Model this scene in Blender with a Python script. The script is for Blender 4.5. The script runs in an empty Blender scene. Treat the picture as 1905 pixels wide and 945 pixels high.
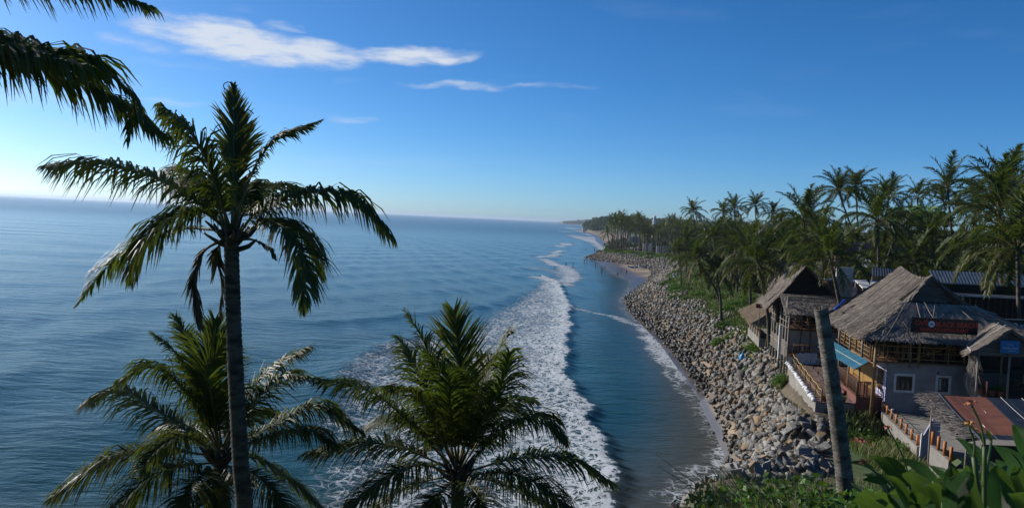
import bpy, bmesh, math, random
import numpy as np
from mathutils import Vector, Matrix, Euler

S = bpy.context.scene
COL = S.collection
R = math.radians

# ------------------------------------------------------------------ camera
CAMZ, FPX, PW, PH = 17.0, 1480.0, 1905.0, 945.0
PITCH, ROLL = R(2.50), R(2.66)
_F = Vector((0, math.cos(PITCH), -math.sin(PITCH)))
_U0 = Vector((0, math.sin(PITCH), math.cos(PITCH)))
_X = Vector((1, 0, 0))
_Rt = _X * math.cos(ROLL) + _U0 * math.sin(ROLL)
_Up = -_X * math.sin(ROLL) + _U0 * math.cos(ROLL)
CAM = Vector((0, 0, CAMZ))
cd = bpy.data.cameras.new('camera'); cam = bpy.data.objects.new('camera', cd); COL.objects.link(cam)
cd.sensor_width = 36.0; cd.lens = 36.0 * FPX / PW
cd.clip_start = 0.1; cd.clip_end = 60000
m = Matrix.Identity(4)
for i in range(3):
    m[i][0] = _Rt[i]; m[i][1] = _Up[i]; m[i][2] = -_F[i]; m[i][3] = CAM[i]
cam.matrix_world = m
cd.dof.use_dof = True; cd.dof.focus_distance = 55.0; cd.dof.aperture_fstop = 6.3
S.camera = cam

def ray(px, py):
    return _F + _Rt * ((px - PW / 2) / FPX) + _Up * (-(py - PH / 2) / FPX)
def W(px, py, Y):            # the point of a pixel's ray at distance Y ahead
    d = ray(px, py); return CAM + d * (Y / d.y)
def Zp(px, py, z):           # the point of a pixel's ray at height z (ground, water, roof...)
    d = ray(px, py); return CAM + d * ((z - CAMZ) / d.z)

# ------------------------------------------------------------------ sky and sun
SUN_AZ, SUN_EL = R(-61), R(25.5)       # azimuth from +Y towards +X
wd = bpy.data.worlds.new('World'); S.world = wd; wd.use_nodes = True
nt = wd.node_tree; N = nt.nodes; L = nt.links; N.clear()
out = N.new('ShaderNodeOutputWorld'); bg = N.new('ShaderNodeBackground'); bg.inputs[1].default_value = 0.102
sky = N.new('ShaderNodeTexSky'); sky.sky_type = 'NISHITA'; sky.sun_disc = False
sky.sun_elevation = SUN_EL; sky.sun_rotation = SUN_AZ; sky.altitude = 0
sky.air_density = 0.6; sky.dust_density = 0.55; sky.ozone_density = 6.0
def wmath(op, a, b=None, c=None):
    n = N.new('ShaderNodeMath'); n.operation = op
    for i, v in enumerate((a, b, c)):
        if v is None: continue
        if isinstance(v, (int, float)): n.inputs[i].default_value = v
        else: L.new(v, n.inputs[i])
    return n.outputs[0]
tc = N.new('ShaderNodeTexCoord'); sp = N.new('ShaderNodeSeparateXYZ'); L.new(tc.outputs['Generated'], sp.inputs[0])
az = wmath('ARCTAN2', sp.outputs[0], sp.outputs[1]); el = wmath('ARCSINE', sp.outputs[2])
# clouds: soft ellipses in azimuth and elevation, torn by noise
CLOUDS = [((430, 76), 170, 40, .9, .10), ((560, 98), 150, 34, .8, .06), ((345, 55), 70, 20, .5, .1), ((770, 106), 130, 22, .75, .0), ((540, 48), 34, 10, .35, 0),
          ((850, 160), 120, 9, .40, .0), ((1000, 162), 120, 6, .24, .02), ((650, 220), 60, 9, .26, 0), ((330, 191), 80, 8, .24, 0),
          ((270, 86), 75, 14, .30, .15), ((310, 120), 110, 7, .18, .05), ((150, 150), 120, 24, .22, .05), ((650, 154), 60, 5, .14, 0),
          ((40, 180), 180, 24, .22, .03), ((150, 260), 260, 40, .16, .0), ((700, 300), 330, 18, .12, .0), ((450, 18), 40, 12, .12, 0)]
wv = N.new('ShaderNodeCombineXYZ'); L.new(wmath('MULTIPLY', az, 14.0), wv.inputs[0]); L.new(wmath('MULTIPLY', el, 38.0), wv.inputs[1])
wn = N.new('ShaderNodeTexNoise'); wn.inputs['Scale'].default_value = 1.0; wn.inputs['Detail'].default_value = 6; wn.inputs['Roughness'].default_value = .55; L.new(wv.outputs[0], wn.inputs['Vector'])
ws = N.new('ShaderNodeSeparateXYZ'); L.new(wn.outputs['Color'], ws.inputs[0])
azw = wmath('ADD', az, wmath('MULTIPLY', wmath('SUBTRACT', ws.outputs[0], .5), .10)); elw = wmath('ADD', el, wmath('MULTIPLY', wmath('SUBTRACT', ws.outputs[1], .5), .026))
env = None
for (cx, cy), a, b, amp, slp in CLOUDS:
    d0 = ray(cx, cy).normalized(); u0 = math.atan2(d0.x, d0.y); v0 = math.asin(d0.z)
    du = wmath('SUBTRACT', azw, u0); dv = wmath('SUBTRACT', elw, v0)
    dv = wmath('ADD', dv, wmath('MULTIPLY', du, slp - .0466))
    qa = wmath('POWER', wmath('DIVIDE', du, a / FPX), 2.0); qb = wmath('POWER', wmath('ABSOLUTE', wmath('DIVIDE', dv, b / FPX)), 2.0)
    e = wmath('MULTIPLY', wmath('MAXIMUM', wmath('SUBTRACT', 1.0, wmath('ADD', qa, qb)), 0.0), amp)
    env = e if env is None else wmath('MAXIMUM', env, e)
cv = N.new('ShaderNodeCombineXYZ'); L.new(wmath('MULTIPLY', az, 9.0), cv.inputs[0]); L.new(wmath('MULTIPLY', el, 40.0), cv.inputs[1])
no = N.new('ShaderNodeTexNoise'); no.inputs['Scale'].default_value = 2.6; no.inputs['Detail'].default_value = 9; no.inputs['Roughness'].default_value = .6
L.new(cv.outputs[0], no.inputs['Vector'])
no2 = N.new('ShaderNodeTexNoise'); no2.inputs['Scale'].default_value = .55; no2.inputs['Detail'].default_value = 5
L.new(cv.outputs[0], no2.inputs['Vector'])
# thin veil of high wisps everywhere in the sky
veil = wmath('MULTIPLY', wmath('MAXIMUM', wmath('SUBTRACT', no2.outputs[0], .56), 0.0), .22)
cl = wmath('MULTIPLY', env, wmath('ADD', wmath('MULTIPLY', no.outputs[0], 2.4), -.25))
sm = N.new('ShaderNodeMapRange'); sm.interpolation_type = 'SMOOTHSTEP'; L.new(cl, sm.inputs[0])
sm.inputs[1].default_value = .0; sm.inputs[2].default_value = .85; sm.inputs[4].default_value = .86
tot = wmath('MINIMUM', wmath('ADD', sm.outputs[0], veil), .9)
hs = N.new('ShaderNodeHueSaturation'); hs.inputs['Saturation'].default_value = 1.17; L.new(sky.outputs[0], hs.inputs['Color'])
mx = N.new('ShaderNodeMix'); mx.data_type = 'RGBA'; L.new(tot, mx.inputs[0])
wb = N.new('ShaderNodeMix'); wb.data_type = 'RGBA'; wb.blend_type = 'MULTIPLY'; wb.inputs[0].default_value = 1; L.new(hs.outputs[0], wb.inputs[6]); wb.inputs[7].default_value = (.87, 1.0, .99, 1); L.new(wb.outputs[2], mx.inputs[6])   # cool white balance
mx.inputs[7].default_value = (5.7, 6.05, 6.6, 1)
L.new(mx.outputs[2], bg.inputs[0]); L.new(bg.outputs[0], out.inputs[0])

sl = bpy.data.lights.new('sun', 'SUN'); sl.energy = 4.7; sl.angle = R(.55); sl.color = (1, .94, .86)
so = bpy.data.objects.new('sun', sl); COL.objects.link(so)
sdir = Vector((math.sin(SUN_AZ) * math.cos(SUN_EL), math.cos(SUN_AZ) * math.cos(SUN_EL), math.sin(SUN_EL)))
so.rotation_euler = sdir.to_track_quat('Z', 'Y').to_euler(); so.location = (-60, 40, 60)

vs = S.view_settings; vs.view_transform = 'Standard'; vs.look = 'None'; vs.exposure = 0.36; vs.gamma = 1
try: vs.use_curve_mapping = False
except Exception: pass
HAZE = 0.00008
S.render.engine = 'CYCLES'
S.cycles.max_bounces = 6; S.cycles.transparent_max_bounces = 6; S.cycles.volume_bounces = 0

# ------------------------------------------------------------------ helpers
rng = random.Random(7); nr = np.random.default_rng(7)
UPZ = Vector((0, 0, 1))
def tag(o, label=None, cat=None, group=None, kind=None):
    if label: o['label'] = label
    if cat: o['category'] = cat
    if group: o['group'] = group
    if kind: o['kind'] = kind
    return o
ORG = {}
def thing(name, label, cat, loc=(0, 0, 0), group=None):
    o = bpy.data.objects.new(name, None); COL.objects.link(o); o.location = loc; o.empty_display_size = .2
    ORG[o] = Vector(loc); return tag(o, label, cat, group)
def link(name, me, parent=None):
    o = bpy.data.objects.new(name, me); COL.objects.link(o)
    if parent: o.parent = parent; ORG[o] = ORG.get(parent, Vector((0, 0, 0)))
    else: ORG[o] = Vector((0, 0, 0))
    return o
def fast_mesh(name, V, Q, mat, k=4, smooth=False, attrs=None):
    V = np.asarray(V, dtype=np.float32).reshape(-1, 3); Q = np.asarray(Q, dtype=np.int32).reshape(-1, k)
    me = bpy.data.meshes.new(name); me.vertices.add(len(V)); me.vertices.foreach_set('co', V.ravel())
    me.loops.add(Q.size); me.loops.foreach_set('vertex_index', Q.ravel())
    me.polygons.add(len(Q)); me.polygons.foreach_set('loop_start', np.arange(0, Q.size, k, dtype=np.int32))
    if smooth: me.polygons.foreach_set('use_smooth', np.ones(len(Q), dtype=bool))
    me.update(calc_edges=True); me.validate()
    for n, a in (attrs or {}).items():
        at = me.attributes.new(n, 'FLOAT', 'POINT'); at.data.foreach_set('value', np.asarray(a, dtype=np.float32))
    if mat: me.materials.append(mat)
    return me
def frame(d):
    d = d.normalized(); a = UPZ if abs(d.z) < .95 else Vector((1, 0, 0))
    s = d.cross(a).normalized(); return d, s, s.cross(d)
class MB:
    def __init__(s): s.v = []; s.f = []; s.a = []
    def add(s, vs, fs, at=None):
        b = len(s.v); s.v += [Vector(x) for x in vs]; s.f += [tuple(b + i for i in f) for f in fs]
        s.a += at if at else [0.0] * len(vs); return s
    def box(s, c, size, ax=None):
        c = Vector(c); hx, hy, hz = [x / 2 for x in size]
        X, Y, Z = ax if ax else (Vector((1, 0, 0)), Vector((0, 1, 0)), UPZ)
        vs = [c + X * (hx * i) + Y * (hy * j) + Z * (hz * k) for k in (-1, 1) for j in (-1, 1) for i in (-1, 1)]
        return s.add(vs, [(0, 2, 3, 1), (4, 5, 7, 6), (0, 1, 5, 4), (2, 6, 7, 3), (0, 4, 6, 2), (1, 3, 7, 5)])
    def bar(s, p, q, w, h=None):
        p, q = Vector(p), Vector(q); d, sx, u = frame(q - p)
        return s.box((p + q) / 2, ((q - p).length, w, h or w), (d, sx, u))
    def tube(s, pts, rad, n=8, cap=True):
        pts = [Vector(p) for p in pts]; b = len(s.v); ref = None
        if not isinstance(rad, (list, tuple)): rad = [rad] * len(pts)
        for i, p in enumerate(pts):
            d = (pts[min(i + 1, len(pts) - 1)] - pts[max(i - 1, 0)]).normalized()
            if ref is None: ref = frame(d)[1]
            sx = (ref - d * ref.dot(d)).normalized(); ref = sx; u = sx.cross(d)
            for j in range(n):
                a = 2 * math.pi * j / n; s.v.append(p + (sx * math.cos(a) + u * math.sin(a)) * rad[i]); s.a.append(0.0)
        for i in range(len(pts) - 1):
            for j in range(n):
                k = (j + 1) % n; s.f.append((b + i * n + j, b + i * n + k, b + (i + 1) * n + k, b + (i + 1) * n + j))
        if cap:
            s.f.append(tuple(b + j for j in reversed(range(n)))); e = b + (len(pts) - 1) * n; s.f.append(tuple(e + j for j in range(n)))
        return s
    def quad(s, a, b, c, d): return s.add([a, b, c, d], [(0, 1, 2, 3)])
    def slab(s, pts, off):      # polygon thickened by vector off
        n = len(pts); pts = [Vector(p) for p in pts]; off = Vector(off)
        return s.add(pts + [p + off for p in pts], [tuple(range(n)), tuple(n + i for i in reversed(range(n)))] +
                     [(i, n + i, n + (i + 1) % n, (i + 1) % n) for i in range(n)])
    def ball(s, c, r, nu=8, nv=6):
        c = Vector(c); r = r if isinstance(r, (tuple, list)) else (r, r, r); b = len(s.v)
        for i in range(nv + 1):
            t = math.pi * i / nv
            for j in range(nu):
                a = 2 * math.pi * j / nu
                s.v.append(c + Vector((r[0] * math.sin(t) * math.cos(a), r[1] * math.sin(t) * math.sin(a), r[2] * math.cos(t)))); s.a.append(0.0)
        for i in range(nv):
            for j in range(nu): s.f.append((b + i * nu + j, b + (i + 1) * nu + j, b + (i + 1) * nu + (j + 1) % nu, b + i * nu + (j + 1) % nu))
        return s
    def mesh(s, name, mat, smooth=False, org=None, attr=None):
        o = org or Vector((0, 0, 0)); me = bpy.data.meshes.new(name)
        me.from_pydata([tuple(v - o) for v in s.v], [], s.f)
        if attr:
            at = me.attributes.new(attr, 'FLOAT', 'POINT'); at.data.foreach_set('value', s.a)
        if mat: me.materials.append(mat)
        if smooth: me.polygons.foreach_set('use_smooth', [True] * len(me.polygons))
        me.update(); return me
    def build(s, name, mat, parent=None, smooth=False, attr=None):
        return link(name, s.mesh(name, mat, smooth, ORG.get(parent) if parent else None, attr), parent)
def copy_tree(o, parent=None):
    c = o.copy(); COL.objects.link(c)
    if parent: c.parent = parent
    for ch in list(o.children): copy_tree(ch, c)
    return c

# ------------------------------------------------------------------ materials
class NT:
    def __init__(s, name):
        s.m = bpy.data.materials.new(name); s.m.use_nodes = True; s.n = s.m.node_tree.nodes; s.l = s.m.node_tree.links
        s.b = s.n['Principled BSDF']; s.o = s.n['Material Output']
    def set(s, k, v):
        i = s.b.inputs[k] if isinstance(k, str) else k
        if hasattr(v, 'links') or hasattr(v, 'is_linked'): s.l.new(v, i)
        else: i.default_value = (*v, 1) if isinstance(v, tuple) and len(v) == 3 and i.type == 'RGBA' else v
    def math(s, op, a, b=0.0, c=0.0, clamp=False):
        n = s.n.new('ShaderNodeMath'); n.operation = op; n.use_clamp = clamp
        for i, v in enumerate((a, b, c)): s.set(n.inputs[i], v)
        return n.outputs[0]
    def coord(s, kind='Object', scale=(1, 1, 1)):
        t = s.n.new('ShaderNodeTexCoord'); mp = s.n.new('ShaderNodeMapping'); s.l.new(t.outputs[kind], mp.inputs[0]); mp.inputs['Scale'].default_value = scale
        return mp.outputs[0]
    def noise(s, vec, scale, detail=5, rough=.55, dist=0.0):
        n = s.n.new('ShaderNodeTexNoise'); s.l.new(vec, n.inputs['Vector']); n.inputs['Scale'].default_value = scale
        n.inputs['Detail'].default_value = detail; n.inputs['Roughness'].default_value = rough; n.inputs['Distortion'].default_value = dist
        return n.outputs[0]
    def ramp(s, v, a, b, c=0.0, d=1.0, smooth=True):
        n = s.n.new('ShaderNodeMapRange'); n.interpolation_type = 'SMOOTHSTEP' if smooth else 'LINEAR'
        s.l.new(v, n.inputs[0])
        for i, x in enumerate((a, b, c, d)): s.set(n.inputs[i + 1], x)
        return n.outputs[0]
    def mix(s, f, a, b):
        n = s.n.new('ShaderNodeMix'); n.data_type = 'RGBA'; s.set(n.inputs[0], f); s.set(n.inputs[6], a); s.set(n.inputs[7], b); return n.outputs[2]
    def bump(s, h, strength=.3, dist=.05):
        n = s.n.new('ShaderNodeBump'); n.inputs['Strength'].default_value = strength; n.inputs['Distance'].default_value = dist
        s.l.new(h, n.inputs['Height']); s.l.new(n.outputs[0], s.b.inputs['Normal']); return n
    def attr(s, name):
        n = s.n.new('ShaderNodeAttribute'); n.attribute_name = name; return n.outputs['Fac']
    def rnd(s):
        a = s.n.new('ShaderNodeObjectInfo').outputs['Random']; b = s.n.new('ShaderNodeNewGeometry').outputs['Random Per Island']
        return s.math('FRACT', s.math('ADD', a, b))
    def pos(s): return s.n.new('ShaderNodeNewGeometry').outputs['Position']

def pmat(name, c1, c2, scale=4, rough=.8, bump=.3, bd=.03, stretch=(1, 1, 1), detail=6, spec=.3, isl=0.0, metal=0.0, dirt=None):
    c1, c2 = (tuple(x * .74 for x in c) for c in (c1, c2)); dirt = dirt and (tuple(x * .74 for x in dirt[0]), *dirt[1:])
    t = NT(name); v = t.coord('Object', stretch); n = t.noise(v, scale, detail, .6)
    c = t.mix(t.ramp(n, .3, .7), c1, c2)
    if isl:
        k = t.math('MULTIPLY_ADD', t.rnd(), isl, 1 - isl / 2)
        h = t.n.new('ShaderNodeHueSaturation'); t.l.new(k, h.inputs['Value']); t.l.new(c, h.inputs['Color']); c = h.outputs[0]
    if dirt:
        d = t.noise(t.coord('Object'), dirt[1], 4, .6); c = t.mix(t.ramp(d, .5, .75, 0, dirt[2]), c, dirt[0])
    t.set('Base Color', c); t.set('Roughness', rough); t.set('Specular IOR Level', spec); t.set('Metallic', metal)
    if bump: t.bump(t.noise(v, scale * 3, 5, .6), bump, bd)
    return t.m
def leafmat(name, c1, c2, tipc, trans=.35, rough=.5, vein=False, spec=.25):
    c1, c2, tipc = (tuple(x * .84 for x in c) for c in (c1, c2, tipc))
    t = NT(name); r = t.rnd(); n = t.noise(t.coord('Object'), 2.2, 3)
    c = t.mix(t.math('ADD', t.math('MULTIPLY', r, .55), t.ramp(n, .3, .7, 0, .45)), c1, c2)
    tp = t.attr('tip'); c = t.mix(tp, c, tipc)
    t.set('Base Color', c); t.set('Roughness', rough); t.set('Specular IOR Level', spec)
    tr = t.n.new('ShaderNodeBsdfTranslucent'); ms = t.n.new('ShaderNodeMixShader'); ms.inputs[0].default_value = trans
    g = t.mix(.35, c, (.16, .22, .01)); t.l.new(g, tr.inputs[0])
    t.l.new(t.b.outputs[0], ms.inputs[1]); t.l.new(tr.outputs[0], ms.inputs[2]); t.l.new(ms.outputs[0], t.o.inputs[0])
    if vein:
        w = t.n.new('ShaderNodeTexWave'); w.inputs['Scale'].default_value = 9; w.inputs['Distortion'].default_value = .4
        t.l.new(t.attr('vein'), w.inputs['Vector']); b = t.bump(w.outputs['Fac'], .6, .006); t.l.new(b.outputs[0], tr.inputs['Normal'])
    return t.m
M = {}
M['frond'] = leafmat('frond_green', (.018, .046, .010), (.042, .086, .015), (.12, .09, .025), .38)
M['frond_y'] = leafmat('frond_olive', (.030, .056, .011), (.066, .090, .018), (.17, .12, .035), .36)
M['frond_dead'] = leafmat('frond_dead', (.06, .04, .022), (.11, .075, .04), (.09, .06, .035), .15, .7)
M['rachis'] = pmat('frond_midrib', (.10, .11, .03), (.16, .12, .04), 3, .5, .1)
M['trunk'] = pmat('palm_bark', (.026, .021, .017), (.115, .10, .082), 1.4, .9, .6, .03, (2.2, 2.2, 7), dirt=((.12, .12, .10), 2.3, .45))
M['trunk_old'] = pmat('old_palm_bark', (.05, .042, .034), (.21, .19, .16), 1.4, .9, .8, .04, (2.2, 2.2, 6), dirt=((.33, .34, .29), 3.2, .65))
M['trunk_far'] = pmat('palm_bark_grove', (.055, .045, .035), (.13, .112, .09), .8, .9, .4, .03, (2, 2, 5), isl=.3)
M['coconut'] = pmat('coconut_husk', (.08, .11, .02), (.17, .13, .04), 4, .5, .1)
M['leaf'] = leafmat('shrub_leaf', (.026, .070, .012), (.060, .125, .018), (.10, .15, .02), .35)
M['leaf_bright'] = leafmat('bright_shrub_leaf', (.05, .14, .015), (.085, .19, .025), (.11, .20, .03), .38)
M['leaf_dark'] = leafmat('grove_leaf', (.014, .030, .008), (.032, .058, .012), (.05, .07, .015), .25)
M['grass'] = leafmat('grass_blade', (.045, .105, .018), (.085, .135, .030), (.14, .15, .05), .3, .6)
M['drygrass'] = leafmat('dry_grass_blade', (.22, .17, .08), (.32, .26, .14), (.34, .28, .17), .3, .6)
M['canna'] = leafmat('canna_leaf', (.024, .080, .016), (.048, .125, .026), (.10, .18, .035), .45, .42, True)
M['stalk'] = pmat('green_stalk', (.05, .09, .02), (.08, .12, .03), 6, .5, .05)
M['bamboo'] = pmat('bamboo_pole', (.24, .14, .055), (.36, .23, .10), 5, .55, .15, .01, (1, 1, .4), isl=.5)
M['pole_grey'] = pmat('weathered_pole', (.20, .17, .135), (.34, .30, .25), 4, .85, .25, .01, (1, 1, .3), isl=.4)
M['brownwood'] = pmat('brown_wood', (.075, .040, .022), (.13, .07, .038), 5, .6, .15, .01, isl=.4)
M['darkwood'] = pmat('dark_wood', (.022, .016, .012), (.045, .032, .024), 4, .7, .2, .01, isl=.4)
M['plank'] = pmat('grey_plank', (.10, .085, .07), (.19, .165, .14), 3, .85, .35, .012, (.5, 4, 6), isl=.45)
M['thatch'] = pmat('thatch_grey', (.21, .175, .15), (.37, .32, .27), 2.2, .95, .4, .02, isl=.75, dirt=((.18, .145, .12), .5, .5))
M['thatch_tan'] = pmat('thatch_tan', (.21, .155, .105), (.33, .25, .17), 2.2, .95, .4, .02, isl=.7)
M['thatch_base'] = pmat('thatch_underlay', (.10, .08, .066), (.16, .13, .11), 3, .95, .5, .03)
M['wall_grey'] = pmat('grey_render', (.27, .265, .26), (.37, .36, .35), 1.2, .9, .15, .01, dirt=((.17, .155, .135), .8, .65))
M['wall_lilac'] = pmat('lilac_paint', (.52, .50, .72), (.60, .58, .78), 2, .8, .08)
M['white'] = pmat('white_paint', (.66, .65, .62), (.80, .79, .77), 3, .7, .08, dirt=((.45, .42, .37), 2.5, .5))
M['concrete'] = pmat('concrete', (.21, .195, .17), (.32, .295, .26), .9, .9, .2, .01, dirt=((.15, .14, .11), .7, .7))
M['paver'] = pmat('brown_paver', (.15, .095, .075), (.22, .15, .125), 1.5, .85, .25, .01, isl=.5)
M['redpaint'] = pmat('red_brown_paint', (.14, .055, .04), (.20, .08, .06), 3, .7, .1, isl=.2)
M['orange'] = pmat('orange_paint', (.48, .15, .025), (.58, .20, .04), 6, .6, .08, dirt=((.30, .14, .06), 6, .7))
M['yellow'] = pmat('yellow_rope', (.55, .36, .06), (.65, .45, .10), 8, .7, .1)
M['ochre'] = pmat('ochre_paint', (.26, .14, .035), (.33, .19, .05), 2, .7, .1)
M['awning'] = pmat('blue_sheet', (.03, .13, .20), (.05, .18, .27), 1.4, .45, .05, dirt=((.08, .18, .23), 1.1, .6))
M['bluetarp'] = pmat('blue_tarp', (.015, .06, .36), (.02, .09, .45), 5, .4, .3)
M['bluesack'] = pmat('blue_plastic', (.03, .25, .62), (.05, .33, .72), 5, .4, .1)
M['tin_orange'] = pmat('orange_roof_sheet', (.36, .13, .075), (.44, .175, .10), .7, .6, .1, .01, (1, 3, 1), dirt=((.26, .13, .09), 1.3, .6))
M['tin_blue'] = pmat('slate_roof_sheet', (.035, .045, .06), (.055, .068, .085), 1.2, .45, .1, .01, dirt=((.12, .12, .12), 1.0, .6))
M['tin_grey'] = pmat('grey_canopy', (.55, .55, .55), (.68, .68, .68), 2, .5, .05)
M['metal'] = pmat('pipe_metal', (.34, .34, .34), (.46, .46, .46), 5, .45, .05, metal=.3)
M['sign_black'] = pmat('black_board', (.006, .006, .007), (.010, .010, .012), 3, .35, .03)
M['sign_red'] = pmat('sign_red', (.52, .045, .025), (.60, .06, .035), 3, .5, 0)
M['sign_white'] = pmat('sign_white', (.72, .74, .75), (.80, .82, .83), 3, .5, 0)
M['sign_grey'] = pmat('sign_grey', (.36, .36, .37), (.42, .42, .43), 3, .5, 0)
M['sign_blue'] = pmat('sign_blue', (.012, .17, .42), (.015, .20, .47), 2, .4, 0)
M['logo_blue'] = pmat('logo_blue', (.02, .24, .40), (.03, .27, .44), 2, .4, 0)
M['rope'] = pmat('pale_rope', (.50, .47, .42), (.64, .61, .56), 9, .8, .1)
M['terracotta'] = pmat('terracotta', (.30, .09, .05), (.38, .13, .08), 5, .7, .1)
M['pink'] = pmat('pink_paint', (.50, .18, .24), (.56, .23, .29), 2, .8, .1)
M['brick'] = pmat('red_brick', (.30, .09, .05), (.42, .16, .10), 4, .9, .2, isl=.5)
M['sandbag'] = pmat('white_bag', (.62, .62, .62), (.78, .78, .78), 6, .8, .2, isl=.25)
M['skin'] = pmat('skin', (.20, .11, .07), (.25, .14, .09), 6, .6, .05)
M['hair'] = pmat('dark_hair', (.012, .010, .009), (.02, .016, .014), 9, .6, .1)
for nme, c in (('cloth_red', (.5, .03, .10)), ('cloth_pink', (.75, .14, .28)), ('cloth_blue', (.05, .13, .32)), ('cloth_dark', (.02, .022, .03)), ('cloth_white', (.62, .62, .60)), ('cloth_green', (.28, .42, .08)), ('cloth_tan', (.34, .25, .17))):
    M[nme] = pmat(nme, c, tuple(x * .8 for x in c), 9, .85, .1)
def glass():
    t = NT('window_glass'); n = t.noise(t.coord('Object'), 2.5, 3)
    t.set('Base Color', t.mix(t.ramp(n, .35, .65), (.03, .035, .035), (.12, .14, .13))); t.set('Roughness', .08); t.set('Specular IOR Level', .6); return t.m
M['glass'] = glass()
t = NT('pale_glass'); t.set('Base Color', (.35, .44, .42)); t.set('Roughness', .12); M['paleglass'] = t.m
def rockmat():
    t = NT('boulder_stone'); v = t.coord('Object'); r = t.rnd(); n = t.noise(t.pos(), 1.6, 7, .65); n2 = t.noise(t.pos(), .35, 3)
    r2 = t.math('FRACT', t.math('MULTIPLY', r, 7.31))
    base = t.mix(r, (.070, .067, .061), (.265, .255, .235)); brown = t.mix(r, (.13, .09, .052), (.26, .18, .105))
    c = t.mix(t.math('GREATER_THAN', r2, .85), base, brown)
    c = t.mix(t.ramp(n, .45, .75, 0, .6), c, (.09, .08, .064)); c = t.mix(t.ramp(n2, .5, .7, 0, .3), c, (.17, .13, .085))
    sx = t.n.new('ShaderNodeSeparateXYZ'); t.l.new(t.pos(), sx.inputs[0])
    wet = t.ramp(t.math('ADD', sx.outputs[2], t.math('MULTIPLY', t.noise(t.pos(), .4, 3), 2.0)), 2.0, 3.7, .88, 0)   # wet, weedy tide band
    c = t.mix(wet, c, (.028, .026, .018)); t.set('Base Color', c); t.set('Roughness', t.ramp(wet, 0, 1, .9, .45)); t.set('Specular IOR Level', .3)
    t.bump(t.noise(t.pos(), 5, 8, .7), .55, .06); return t.m
M['rock'] = rockmat()
def groundmat():
    t = NT('ground_earth'); p = t.pos(); n = t.noise(p, .25, 6, .6); n2 = t.noise(p, 2.5, 6, .65)
    soil = t.mix(t.ramp(n2, .3, .7), (.075, .054, .038), (.14, .105, .075)); green = t.mix(t.ramp(n2, .3, .7), (.028, .056, .012), (.055, .084, .022))
    sand = t.mix(t.ramp(t.noise(p, .12, 5), .4, .62), (.27, .20, .13), (.11, .092, .08))
    c = t.mix(t.math('MULTIPLY', t.attr('green'), t.ramp(n, .3, .55, .45, 1)), soil, green); c = t.mix(t.attr('sand'), c, sand)
    sx = t.n.new('ShaderNodeSeparateXYZ'); t.l.new(p, sx.inputs[0])
    wet = t.ramp(t.math('ADD', sx.outputs[2], t.math('MULTIPLY', n, .3)), .45, 1.25, 1, 0)
    c = t.mix(t.math('MULTIPLY', wet, .75), c, (.06, .047, .038)); t.set('Base Color', c); t.set('Roughness', t.ramp(wet, 0, 1, .95, .28))
    t.set('Specular IOR Level', .35); t.bump(n2, .5, .12); return t.m
M['ground'] = groundmat()
def seamat():
    t = NT('sea_water'); p = t.pos(); foam = t.attr('foam'); sh = t.attr('shallow'); far = t.attr('far')
    mp = t.n.new('ShaderNodeMapping'); t.l.new(p, mp.inputs[0]); mp.inputs['Rotation'].default_value = (0, 0, R(8)); mp.inputs['Scale'].default_value = (.45, 1, 1)
    wn = t.noise(mp.outputs[0], .5, 3, .5, .4); wn2 = t.noise(mp.outputs[0], 2.2, 5, .6, .3); wn3 = t.noise(p, .03, 4, .5)
    deep = t.mix(t.ramp(wn3, .35, .65), (.004, .035, .038), (.006, .047, .050))
    c = t.mix(sh, deep, (.070, .062, .040))
    # lace of foam
    warp = t.n.new('ShaderNodeVectorMath'); warp.operation = 'MULTIPLY_ADD'
    nv = t.n.new('ShaderNodeTexNoise'); nv.inputs['Scale'].default_value = .5; nv.inputs['Detail'].default_value = 4; t.l.new(p, nv.inputs['Vector'])
    t.l.new(nv.outputs['Color'], warp.inputs[0]); warp.inputs[1].default_value = (2.4, 2.4, 0); t.l.new(p, warp.inputs[2])
    vo = t.n.new('ShaderNodeTexVoronoi'); vo.feature = 'DISTANCE_TO_EDGE'; vo.inputs['Scale'].default_value = .95; t.l.new(warp.outputs[0], vo.inputs['Vector'])
    vo2 = t.n.new('ShaderNodeTexVoronoi'); vo2.feature = 'DISTANCE_TO_EDGE'; vo2.inputs['Scale'].default_value = 2.6; t.l.new(warp.outputs[0], vo2.inputs['Vector'])
    lace = t.math('MAXIMUM', t.ramp(vo.outputs['Distance'], 0, .22, 1, 0), t.math('MULTIPLY', t.ramp(vo2.outputs['Distance'], 0, .2, 1, 0), .85))
    fb = t.noise(p, .22, 4, .6); fine = t.noise(mp.outputs[0], 1.7, 7, .70, .5)
    val = t.math('ADD', t.math('MULTIPLY', lace, .34), t.math('ADD', t.math('MULTIPLY', fb, .40), t.math('MULTIPLY', fine, .42)))
    th = t.math('MULTIPLY_ADD', foam, -.46, .86)
    fm = t.math('MULTIPLY', t.ramp(t.math('SUBTRACT', val, th), -.10, .16), t.ramp(foam, .02, .14, 0, .84))
    c = t.mix(fm, c, (.50, .53, .55)); t.set('Base Color', c)
    t.set('Roughness', t.math('ADD', t.ramp(far, 0, 1, .12, .22), t.math('MULTIPLY', fm, .6), clamp=True)); t.set('IOR', 1.33); t.set('Specular IOR Level', .12)
    h = t.math('ADD', t.math('MULTIPLY', wn, .9), t.math('ADD', t.math('MULTIPLY', wn2, .32), t.math('MULTIPLY', fm, .22)))
    bn = t.bump(h, .75, .34); t.l.new(t.ramp(far, 0, 1, .62, .3), bn.inputs['Strength']); return t.m
M['sea'] = seamat()

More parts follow.
